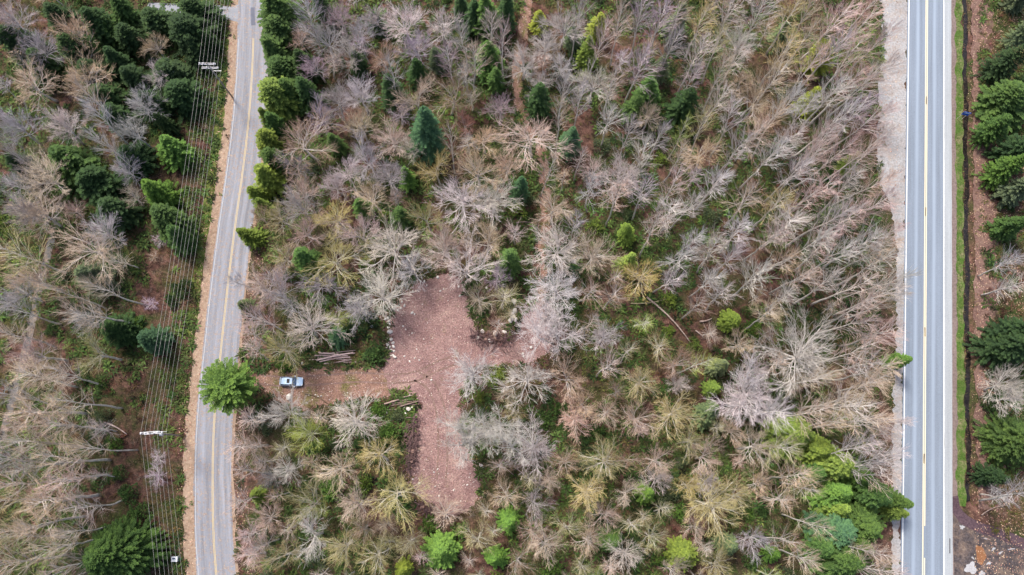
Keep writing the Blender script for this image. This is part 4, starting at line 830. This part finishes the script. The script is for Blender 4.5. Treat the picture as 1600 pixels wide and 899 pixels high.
def tufts(name, n, test, label, pal, hgt=(.12, .3)):
    X, Y = scatter(n, -125, 125, -30, 125); k = test(X, Y); X, Y = X[k], Y[k]; m = len(X); Z = ground_z(X, Y)+.03
    Vs = []; Fs = []; Cs = []; off = 0; base = jitter_col(np.array(pal)[nrg.integers(0, len(pal), m)], m, .2)
    for f in range(4):
        a = nrg.uniform(0, 6.28, m); L = nrg.uniform(*hgt, m); w = .03+.02*nrg.random(m)
        b = np.stack([X, Y, Z], 1); s = np.stack([-np.sin(a), np.cos(a), 0*a], 1)*w[:, None]; t = b+np.stack([np.cos(a)*L*.7, np.sin(a)*L*.7, L], 1)
        i = np.arange(m)*3+off; Vs.append(np.stack([b-s, b+s, t], 1).reshape(-1, 3)); Fs.append(np.stack([i, i+1, i+2], 1)); Cs.append(np.repeat(base, 3, 0)); off += 3*m
    o = link(name, np_mesh(name, np.concatenate(Vs), np.concatenate(Fs), M_UNDER, colors=np.concatenate(Cs))); tag(o, label, 'grass', kind='stuff')
tufts('verge_grass', 190000, lambda X, Y: ((hw_s(X, Y) > S_GR0-.1) & (hw_s(X, Y) < S_GR1+.1) & (hw_t(X, Y) > _tl)) | ((side_d := D_SIDE(X, Y)) > SIDE_HW+1.9) & (side_d < SIDE_HW+4.0) & (vnoise(X, Y, 91, .3) > -.1), 'short green grass on the verges', [(.07, .15, .02), (.10, .19, .03), (.15, .19, .05)])
tufts('bank_grass', 60000, lambda X, Y: (hw_s(X, Y) > S_GR1) & (hw_s(X, Y) < S_DI1+.8) & (hw_t(X, Y) > _tl), 'dry tan and olive grass on the ditch banks', [(.26, .19, .10), (.16, .15, .05), (.20, .12, .07)], (.2, .5))

# ------------------------------------------------------------------ power poles and wires
M_POLE = plain('weathered_pole', (.30, .27, .24), .9, .1); M_ARM = plain('crossarm_wood', (.52, .51, .52), .8, .2)
M_INS = plain('insulator', (.80, .80, .82), .3, .5); M_WIRE = plain('wire', (.42, .40, .38), .45, .5, .3); M_STEEL = plain('galvanised', (.45, .46, .48), .45, .5, .7)
P1 = at(285, 681); tU = at(326, 103, 12.5); P0 = Vector((tU.x, tU.y, 0)); 
dir01 = (P0-P1).normalized(); LSP = (P0-P1).length
dm1 = (at(341, -60, 12.5)-at(326, 103, 12.5)); dm1.z = 0; Pm = P0+dm1.normalized()*LSP
d2 = (at(262, 899, 12.5)-at(241, 676, 12.5)); d2.z = 0; P2 = P1+d2.normalized()*LSP
POLES = [Pm, P0, P1, P2]
ARMS = [(13.2, (-1.4, -.7, 1.4)), (11.7, (-.6, .1, 1.5)), (10.2, (1.6,))]
def pole(base, ax, label, sub):
    e = empty('power_pole', (base.x, base.y, 0), 0)
    m = MB(); m.tube([Vector((0, 0, -.5)), Vector((0, 0, 7)), Vector((0, 0, 13.6))], [.17, .14, .11], 8); m.build('pole', M_POLE, e, True)
    rot = Matrix.Rotation(math.atan2(ax.y, ax.x), 3, 'Z')
    for z, offs in ARMS[:2]:
        m = MB()
        for s in (-.13, .13): m.box(rot @ Vector((0, s+.0, z)), (3.3, .10, .13), rot)
        arm = m.build('crossarm', M_ARM, e)
        for o in offs:
            m = MB(); c = rot @ Vector((o, 0, z)); m.tube([c+Vector((0, 0, .06)), c+Vector((0, 0, .16)), c+Vector((0, 0, .3)), c+Vector((0, 0, .34))], [.06, .13, .13, .05], 8); m.build('insulator', M_INS, arm, True)
        m = MB()
        for s in (-1, 1): m.tube([rot @ Vector((0, .1, z-.8)), rot @ Vector((s*.8, .1, z-.08))], [.02, .02], 5)
        m.build('brace', M_STEEL, e)
    m = MB(); m.tube([rot @ Vector((0, .2, 10.2)), rot @ Vector((1.6, .2, 10.25))], [.04, .04], 6); m.build('bracket', M_STEEL, e)
    if sub:
        m = MB(); m.tube([Vector((.32, -.2, 8.9)), Vector((.32, -.2, 9.9))], [.26, .26], 12); t = m.build('transformer', plain('transformer_grey', (.45, .47, .49), .4), e, True)
        m = MB(); m.tube([Vector((.32, -.2, 9.9)), Vector((.32, -.2, 10.15))], [.05, .04], 6); m.build('bushing', M_INS, t)
    tag(e, label, 'power pole', 'power poles along the side road'); return e
axs = []
for i, p in enumerate(POLES):
    a = POLES[max(0, i-1)]-POLES[min(3, i+1)]; a = a.normalized(); axs.append(Vector((a.y, -a.x, 0)))
pole(P0, axs[1], 'power pole with two offset crossarms beside dark firs', False)
pole(P1, axs[2], 'power pole with transformer and white crossarms beside grass', True)
wi = 0
WL = ['outer', 'inner', 'roadward']
for z, offs in ARMS:
    for o in offs:
        wi += 1; m = MB(); pts = []
        for k in range(3):
            A = POLES[k]+axs[k]*o+Vector((0, 0, z+.34)); B = POLES[k+1]+axs[k+1]*o+Vector((0, 0, z+.34))
            for j in range(13):
                if j == 12 and k < 2: continue
                t = j/12; q = A.lerp(B, t); q.z -= 4*.9*t*(1-t); pts.append(q)
        m.tube(pts, [.015]*len(pts), 5); w = m.build('overhead_wire', M_WIRE)
        tag(w, 'thin pale overhead wire strung along the line of power poles', 'wire', 'overhead wires between the power poles')
# utility cabinet on the verge
p = at(276, 873); e = empty('utility_cabinet', (p.x, p.y, 0)); M_CAB = plain('cabinet_white', (.72, .74, .76), .5)
m = MB(); m.box((0, 0, .04), (1.25, 1.05, .12)); m.build('plinth', plain('concrete', (.45, .44, .43), .9), e)
m = MB(); m.box((0, 0, .52), (1.0, .8, .84)); m.build('cabinet', M_CAB, e)
m = MB(); m.box((0, 0, .97), (1.1, .9, .06)); ld = m.build('lid', M_CAB, e)
m = MB(); m.box((-.1, .12, 1.02), (.5, .3, .05)); m.build('vent', plain('vent_dark', (.06, .08, .12), .5), ld)
m = MB(); m.box((.1, -.412, .5), (.06, .03, .2)); m.build('handle', M_STEEL, e)
tag(e, 'small white utility cabinet on the grass beside the side road', 'utility cabinet')

# ------------------------------------------------------------------ blue road sign
p = at(1498, 187); e = empty('road_sign', (p.x, p.y, 0)); yaw = math.radians(-14)
R_ = Matrix.Rotation(yaw, 3, 'Z')
for s in (-.42, .42):
    m = MB(); m.tube([R_ @ Vector((s, .06, -.3)), R_ @ Vector((s, .06, 3.3))], [.05, .05], 6); m.build('post', plain('sign_post', (.55, .50, .42), .8), e)
m = MB(); m.box((0, 0, 2.65), (1.45, .05, 1.25), R_); pn = m.build('sign_panel', plain('sign_blue', (.008, .075, .46), .4, .5, var=.06), e)
m = MB(); m.box(R_ @ Vector((.05, -.032, 2.95)), (1.15, .012, .34), R_); m.build('sign_sheen', plain('sign_sheen_blue', (.50, .62, .80), .4), pn)  # pale reflection on the upper panel, painted as a lighter blue slab
m = MB(); m.box(R_ @ Vector((-.1, -.032, 2.35)), (.5, .012, .07), R_); m.build('sign_line', plain('sign_line_blue', (.10, .20, .60), .4), pn)
tag(e, 'blue road sign on posts standing over the ditch beside the highway', 'road sign')

# ------------------------------------------------------------------ parked car (faces along +x)
def loft(m, secs, a=0.0):
    "secs: list of closed loops of equal length"
    n = len(secs[0]); vs = [v for s in secs for v in s]; fs = []
    for i in range(len(secs)-1):
        for k in range(n): fs.append((i*n+k, i*n+(k+1) % n, (i+1)*n+(k+1) % n, (i+1)*n+k))
    fs.append(tuple(reversed(range(n)))); fs.append(tuple(range((len(secs)-1)*n, len(secs)*n))); m.add(vs, fs, a)
M_CAR, _t, _b = newmat('pale_blue_car_paint', .28, .5); _b.inputs['Base Color'].default_value = (.50, .60, .70, 1); _b.inputs['Metallic'].default_value = .25; _b.inputs['Coat Weight'].default_value = .6
_t.links.new(ramp(_t, noise(_t, 3, 4), [(.3, (.40, .55, .74)), (.7, (.50, .64, .80))]), _b.inputs['Base Color'])
M_GLASS, _t, _b = newmat('car_glass', .06, .6); _b.inputs['Base Color'].default_value = (.03, .09, .20, 1)
M_BLK = plain('black_trim', (.02, .02, .022), .5); M_TYRE = plain('tyre_rubber', (.018, .018, .018), .9); M_LAMP = plain('lamp_glass', (.75, .78, .8), .1, .6); M_RED = plain('tail_lamp', (.35, .01, .01), .2, .5)
pc = at(457, 597); car = empty('parked_car', (pc.x, pc.y, .03), math.radians(-1)); 
def ring(x, hw_, z0, z1, tum=.9, n=4):
    return [Vector((x, -hw_*.93, z0)), Vector((x, -hw_, z0+(z1-z0)*.45)), Vector((x, -hw_*.97, z0+(z1-z0)*.8)), Vector((x, -hw_*tum, z1)), Vector((x, hw_*tum, z1)), Vector((x, hw_*.97, z0+(z1-z0)*.8)), Vector((x, hw_, z0+(z1-z0)*.45)), Vector((x, hw_*.93, z0))]
m = MB(); loft(m, [ring(-2.18, .72, .38, .86), ring(-2.08, .82, .28, .98), ring(-1.6, .88, .22, 1.02), ring(0, .89, .2, .98), ring(.85, .89, .2, .98), ring(1.55, .86, .22, .88), ring(1.98, .80, .28, .76), ring(2.16, .66, .36, .62)])
body = m.build('body', M_CAR, car); 
m = MB(); loft(m, [[Vector((x, -a, z0)), Vector((x2, -b, z1)), Vector((x2, b, z1)), Vector((x, a, z0))] for x, x2, a, b, z0, z1 in ((-2.0, -1.62, .76, .60, .95, 1.46), (-1.0, -1.0, .80, .64, .95, 1.52), (.1, .1, .80, .64, .95, 1.51), (1.02, .34, .78, .60, .95, 1.46))]); m.build('cabin', M_BLK, car)
m = MB(); loft(m, [[Vector((x, -b, z)), Vector((x, -b*.9, z+.05)), Vector((x, b*.9, z+.05)), Vector((x, b, z))] for x, b, z in ((-1.66, .60, 1.455), (-1.0, .655, 1.515), (-.3, .66, 1.52), (.36, .615, 1.46))]); roof = m.build('roof', M_CAR, car)
m = MB(); m.box((-.38, 0, 1.575), (.52, .80, .02)); m.build('sunroof', M_BLK, roof)
def quad(name, a, b, c, d, mat, parent, th=.012):
    a, b, c, d = map(Vector, (a, b, c, d)); n = (b-a).cross(d-a).normalized()*th
    m = MB(); m.add([a, b, c, d, a+n, b+n, c+n, d+n], [(3, 2, 1, 0), (4, 5, 6, 7), (0, 1, 5, 4), (1, 2, 6, 5), (2, 3, 7, 6), (3, 0, 4, 7)]); return m.build(name, mat, parent)
quad('windscreen', (1.03, -.72, .985), (1.03, .72, .985), (.42, .56, 1.45), (.42, -.56, 1.45), M_GLASS, car)
quad('rear_window', (-1.70, -.56, 1.44), (-1.70, .56, 1.44), (-1.99, .68, 1.03), (-1.99, -.68, 1.03), plain('rear_glass', (.30, .38, .44), .08, .6), car)
for s in (-1, 1):
    quad('side_window', (-1.6, s*.775, 1.02), (.78, s*.775, 1.02), (.30, s*.645, 1.44), (-1.45, s*.645, 1.44), M_GLASS, car, .012*(-s))
    m = MB(); m.box((.72, s*.97, 1.02), (.16, .2, .12)); m.build('mirror', M_CAR, car)
    m = MB(); m.box((1.98, s*.60, .70), (.28, .26, .12)); m.build('headlight', M_LAMP, car)
    m = MB(); m.box((-2.12, s*.66, .84), (.12, .2, .2)); m.build('tail_light', M_RED, car)
    for x in (-1.32, 1.32):
        m = MB(); m.tube([Vector((x, s*.70, .32)), Vector((x, s*.905, .32))], [.32, .32], 18); wl = m.build('wheel', M_TYRE, car)
        m = MB(); m.tube([Vector((x, s*.89, .32)), Vector((x, s*.915, .32))], [.2, .19], 14); m.build('rim', M_STEEL, wl)
m = MB(); m.box((2.12, 0, .42), (.16, 1.2, .16)); m.build('bumper', M_BLK, car)
m = MB(); m.box((2.15, 0, .56), (.06, .8, .1)); m.build('grille', M_BLK, car)
m = MB(); m.box((-2.16, 0, .42), (.1, 1.3, .16)); m.build('bumper', M_BLK, car)
tag(car, 'pale blue hatchback car with dark sunroof parked on the dirt track', 'car')

# ------------------------------------------------------------------ logs, fallen trunks, brush piles
def log(name, a, b, r0, r1, label, group=None, bend=.05, tint=(1, 1, 1), cat='log', seed=0):
    r = random.Random(seed); m = MB(); n = 5; d = b-a; pts = []
    c = a; L = d.length
    for i in range(n+1):
        t = i/n; q = d*t + Vector((0, 0, 1)).cross(d).normalized()*math.sin(t*PI)*bend*L+Vector((0, 0, r.gauss(0, .02))); pts.append(q)
    m.tube(pts, [r0+(r1-r0)*i/n for i in range(n+1)], 8); o = m.build(name, M_WOOD, None, True); o.location = c
    for fi, p in enumerate(o.data.polygons):
        if len(p.vertices) > 4: p.use_smooth = False
    o.color = (*tint, 1); tag(o, label, cat, group); return o
r = random.Random(5)
G1 = 'logs stacked beside the dirt track'; G2 = 'logs piled at the clearing entrance'
for i, (x0, y0, x1, y1, z, rad, tn) in enumerate([(496, 564, 553, 552, .75, .17, 1.25), (499, 556, 548, 560, .45, .15, .9), (500, 553, 545, 557, .75, .14, 1.0), (492, 556, 540, 562, .2, .15, .8), (496, 560, 545, 563, .2, .16, .75), (500, 566, 548, 558, .5, .15, 1.0), (505, 569, 550, 562, .2, .14, .8), (510, 553, 556, 548, .3, .12, .75), (520, 557, 556, 553, .78, .13, 1.1), (536, 567, 564, 566, .15, .12, .7), (482, 563, 512, 562, .12, .07, 1.2), (498, 551, 530, 553, .3, .12, 1.1)]):
    a, b = at(x0, y0), at(x1, y1); a.z = b.z = z; log('log', a, b, rad, rad*.8, 'greyish mauve log in the stack beside the dirt track', G1, r.uniform(-.02, .02), (tn*1.5, tn*1.4, tn*1.45), seed=i)
for i, (x0, y0, x1, y1, z, rad, tn) in enumerate([(601, 632, 624, 625, .6, .16, 1.25), (606, 631, 650, 627, .3, .14, .75), (610, 634, 648, 630, .2, .15, .6), (625, 636, 655, 627, .55, .13, .8), (600, 640, 622, 640, .2, .12, .7), (612, 627, 646, 624, .2, .15, .9), (618, 630, 652, 633, .2, .15, .55), (628, 622, 645, 618, .3, .12, 1.0)]):
    a, b = at(x0, y0), at(x1, y1); a.z = b.z = z; log('log', a, b, rad, rad*.8, 'brown log in the pile at the clearing entrance', G2, r.uniform(-.02, .02), (tn, tn*.88, tn*.8), seed=40+i)
for i, (pts, rr, lab, tn) in enumerate([
    (((1010, 465), (1082, 542)), .2, 'long pale fallen trunk curving through brush towards the highway', (1.3, 1.25, 1.15)),
    (((985, 475), (1050, 464)), .14, 'mossy fallen trunk lying across olive brush', (1.0, 1.05, .7)),
    (((157, 658), (200, 679)), .16, 'bleached fallen trunk lying near the power pole', (1.6, 1.5, 1.45)),
    (((1093, 503), (1112, 498)), .16, 'short pale log lying among trees near the highway', (1.5, 1.4, 1.3)),
    (((1086, 517), (1098, 527)), .14, 'short bleached log lying beside the dark gap in the woods', (1.5, 1.4, 1.3)),
    (((730, 628), (762, 600)), .09, 'thin bent branch lying on the clearing', (1.1, .95, .9)),
    (((722, 716), (750, 718)), .07, 'thin dark stick lying on the reddish clearing', (.5, .4, .4)),
    (((769, 722), (802, 742)), .1, 'pale thin trunk fallen beside the clearing rim', (1.3, 1.25, 1.25)),
    (((648, 650), (650, 720)), .2, 'dark log edging the clearing', (.45, .38, .36)),
    (((802, 728), (866, 766)), .12, 'straight thin fallen trunk across brush past the clearing', (1.2, 1.15, 1.15)),
    (((475, 615), (512, 631)), .1, 'dark branch lying by the dirt track', (.55, .5, .35)),
    (((806, 350), (834, 350)), .12, 'pale log lying across the overgrown trail', (1.0, .9, .9)),
    (((640, 700), (642, 745)), .15, 'dark log lying under olive trees at the clearing edge', (.5, .42, .4)),
    (((1532, 805), (1570, 790)), .1, 'pale dead branch on the bank above the driveway', (1.2, 1.1, 1.0)),
    (((420, 655), (500, 652)), .1, 'pale leaning trunk beside the dirt track', (1.2, 1.15, 1.0)),
    ]):
    a, b = at(*pts[0]), at(*pts[1]); a.z = gz(a.x, a.y)+rr+.25; b.z = gz(b.x, b.y)+rr+.25
    log('fallen_trunk', a, b, rr, rr*.55, lab, None, r.uniform(-.09, .09), tn, 'fallen trunk', 70+i)
def brush_pile(pts, w, n, label, hgt=.9, seed=0):
    r = random.Random(seed); m = MB(); P = [at(*q) for q in pts]; c = P[0].copy(); e = empty('brush_pile', (c.x, c.y, 0))
    st = MB()
    for i in range(n):
        t = r.random()*(len(P)-1); k = min(int(t), len(P)-2); q = P[k].lerp(P[k+1], t-k)+Vector((r.gauss(0, w), r.gauss(0, w), r.uniform(.05, hgt)))-c
        a = r.uniform(0, 6.28); el = r.gauss(0, .35); L = r.uniform(.8, 2.4); d = Vector((math.cos(a)*math.cos(el), math.sin(a)*math.cos(el), math.sin(el)))
        A = q-d*L*.5; B = q+d*L*.5; A.z = max(A.z, .02); B.z = max(B.z, .02)
        m.tube([A, q+rv(r, .06), B], [r.uniform(.05, .12), .055, .02], 5)
    o = m.build('branches', M_WOOD, e); o.color = (.48, .37, .39, 1)
    for k in range(3):
        t = r.random()*(len(P)-1); i = min(int(t), len(P)-2); q = P[i].lerp(P[i+1], t-i)-c
        s = MB(); s.tube([Vector((q.x, q.y, 0)), Vector((q.x+.1, q.y, .35)), Vector((q.x+.15, q.y+.1, .7))], [.45, .32, .28], 9)
        for j in range(6):
            a = j*1.05+r.random(); s.spike(Vector((q.x, q.y, .25)), Vector((q.x+math.cos(a)*1.0, q.y+math.sin(a)*1.0, .1+.5*r.random())), .09)
        so_ = s.build('stump', M_WOOD, e); so_.color = (.8, .62, .55, 1)
    tag(e, label, 'brush pile')
brush_pile([(742, 522), (760, 533), (782, 532), (798, 518)], .8, 190, 'dark tangle of branches and stumps at the clearing edge', .9, 1)
brush_pile([(646, 655), (646, 690), (642, 730)], .7, 180, 'dark row of brush along the clearing below the log pile', .8, 2)
brush_pile([(655, 790), (672, 800), (690, 806)], .8, 90, 'loose brown brush at the end of the clearing', .6, 3)

# ------------------------------------------------------------------ rocks
def rock_mesh(seed):
    bm = bmesh.new(); bmesh.ops.create_icosphere(bm, subdivisions=2, radius=1.0); r = random.Random(seed)
    ns = [(rv(r).normalized(), r.uniform(.55, .9)) for _ in range(9)]
    for v in bm.verts:
        for n, d in ns:
            k = v.co.dot(n)
            if k > d: v.co -= n*(k-d)*.9
        v.co *= 1+r.uniform(-.04, .04)
    me = bpy.data.meshes.new('rock'); bm.to_mesh(me); bm.free(); me.materials.append(M_ROCK); return me
RM = [rock_mesh(i) for i in range(7)]
def rock(px, py, rp, label, group=None, name='rock'):
    p = at(px, py); R = max(rp*mpp(py), .13); o = link(name, RM[rng.randrange(7)]); o.location = (p.x, p.y, gz(p.x, p.y)+R*.32+.03)
    o.rotation_euler = (rng.uniform(-.2, .2), rng.uniform(-.2, .2), rng.uniform(0, 6.28)); o.scale = (R*rng.uniform(.9, 1.15), R*rng.uniform(.75, 1.0), R*rng.uniform(.55, .8))
    tag(o, label, 'rock', group); return o
rock(609, 519, 5.2, 'large squarish white boulder in the row of rocks edging the clearing')
rock(452, 620, 6.2, 'big cream boulder beside the parked car')
rock(803, 472, 5.0, 'large pale boulder behind the dark tangle of branches')
rock(752, 728, 4.4, 'white boulder among thin trunks at the clearing rim')
rock(638, 639, 4.2, 'bright white rock below the brown log pile')
rock(473, 568, 2.4, 'small pale rock beside the green bush near the car')
rock(581, 510, 3.4, 'lone pale rock in ferns beside the clearing')
GE = 'row of white rocks edging the clearing'
for x, y, q in [(602, 499, 1.8), (606, 497, 2), (608, 503, 2.3), (605, 505, 1.5), (609, 507, 2), (607, 512, 2.2), (606, 529, 1.6), (611, 531, 3), (606, 538, 3.2), (614, 536, 2.4), (609, 543, 2.2), (615, 542, 2.8), (612, 548, 2), (616, 549, 1.7), (604, 544, 1.4), (610, 547, 1.5), (614, 555, 1.6), (617, 558, 3), (611, 556, 1.3), (622, 485, 1.9), (626, 482, 1.8), (632, 478, 2.2), (628, 472, 1.8), (627, 468, 1.5), (657, 440, 1.9), (663, 440, 2), (684, 434, 2.4), (645, 455, 1.2)]:
    rock(x, y, q*1.2, 'white rock in the row edging the clearing', GE)
GS = 'pale stones scattered on the leafy clearing'
for x, y, q in [(644, 489, 2.6), (648, 491, 1.8), (630, 510, 1.8), (634, 515, 1.6), (644, 521, 1.7), (667, 446, 1.4), (688, 455, 1.7), (693, 452, 1.3), (718, 463, 1.5), (660, 476, 1.2), (632, 557, 1.8), (640, 565, 1.9), (648, 560, 1.6), (655, 563, 1.6), (674, 594, 1.8), (651, 546, 1.5), (645, 749, 1.6), (655, 755, 2.2), (680, 760, 1.6), (686, 775, 1.8), (709, 766, 1.8), (720, 783, 1.3), (678, 738, 1.6), (684, 733, 1.5), (730, 758, 1.5), (733, 746, 1.3), (830, 543, 3), (817, 553, 2.4), (818, 557, 1.8), (648, 480, 1.1), (668, 505, 1.1), (700, 470, 1.1), (662, 530, 1.2), (690, 690, 1.1), (700, 740, 1.1)]:
    rock(x, y, q, 'pale stone lying on the leafy clearing', GS)
GB = 'cream rocks beside the dark tangle of branches'
for x, y, q in [(805, 486, 4.2), (801, 490, 3.6), (800, 498, 4.2), (806, 500, 3.4), (797, 502, 3.4), (803, 495, 3.2), (788, 519, 4.0), (774, 521, 3.6), (754, 518, 3.2), (747, 528, 3.2), (766, 533, 3.4), (775, 522, 1.8), (786, 456, 2), (786, 446, 2), (760, 450, 2), (717, 448, 1.6), (719, 462, 1.5), (785, 507, 1.6)]:
    rock(x, y, q*1.25, 'cream rock around the dark tangle of branches', GB)
GP = 'white rocks at the brown log pile'
for x, y, q in [(633, 638, 2.6), (634, 647, 2.8), (644, 637, 2), (605, 645, 2.6), (656, 634, 1.5), (640, 618, 1.6)]:
    rock(x, y, q, 'white rock tucked beside the brown log pile', GP)
GT = 'small stones beside the dirt track'
for x, y, q in [(483, 617, 2.2), (493, 617, 1.4), (497, 620, 1.8), (502, 619, 1.8), (488, 625, 1.2), (480, 630, 1.3), (543, 614, 1.4), (546, 622, 1.8), (460, 573, 1), (473, 612, 1.2), (515, 625, 1.2)]:
    rock(x, y, q, 'small pale stone beside the dirt track', GT)
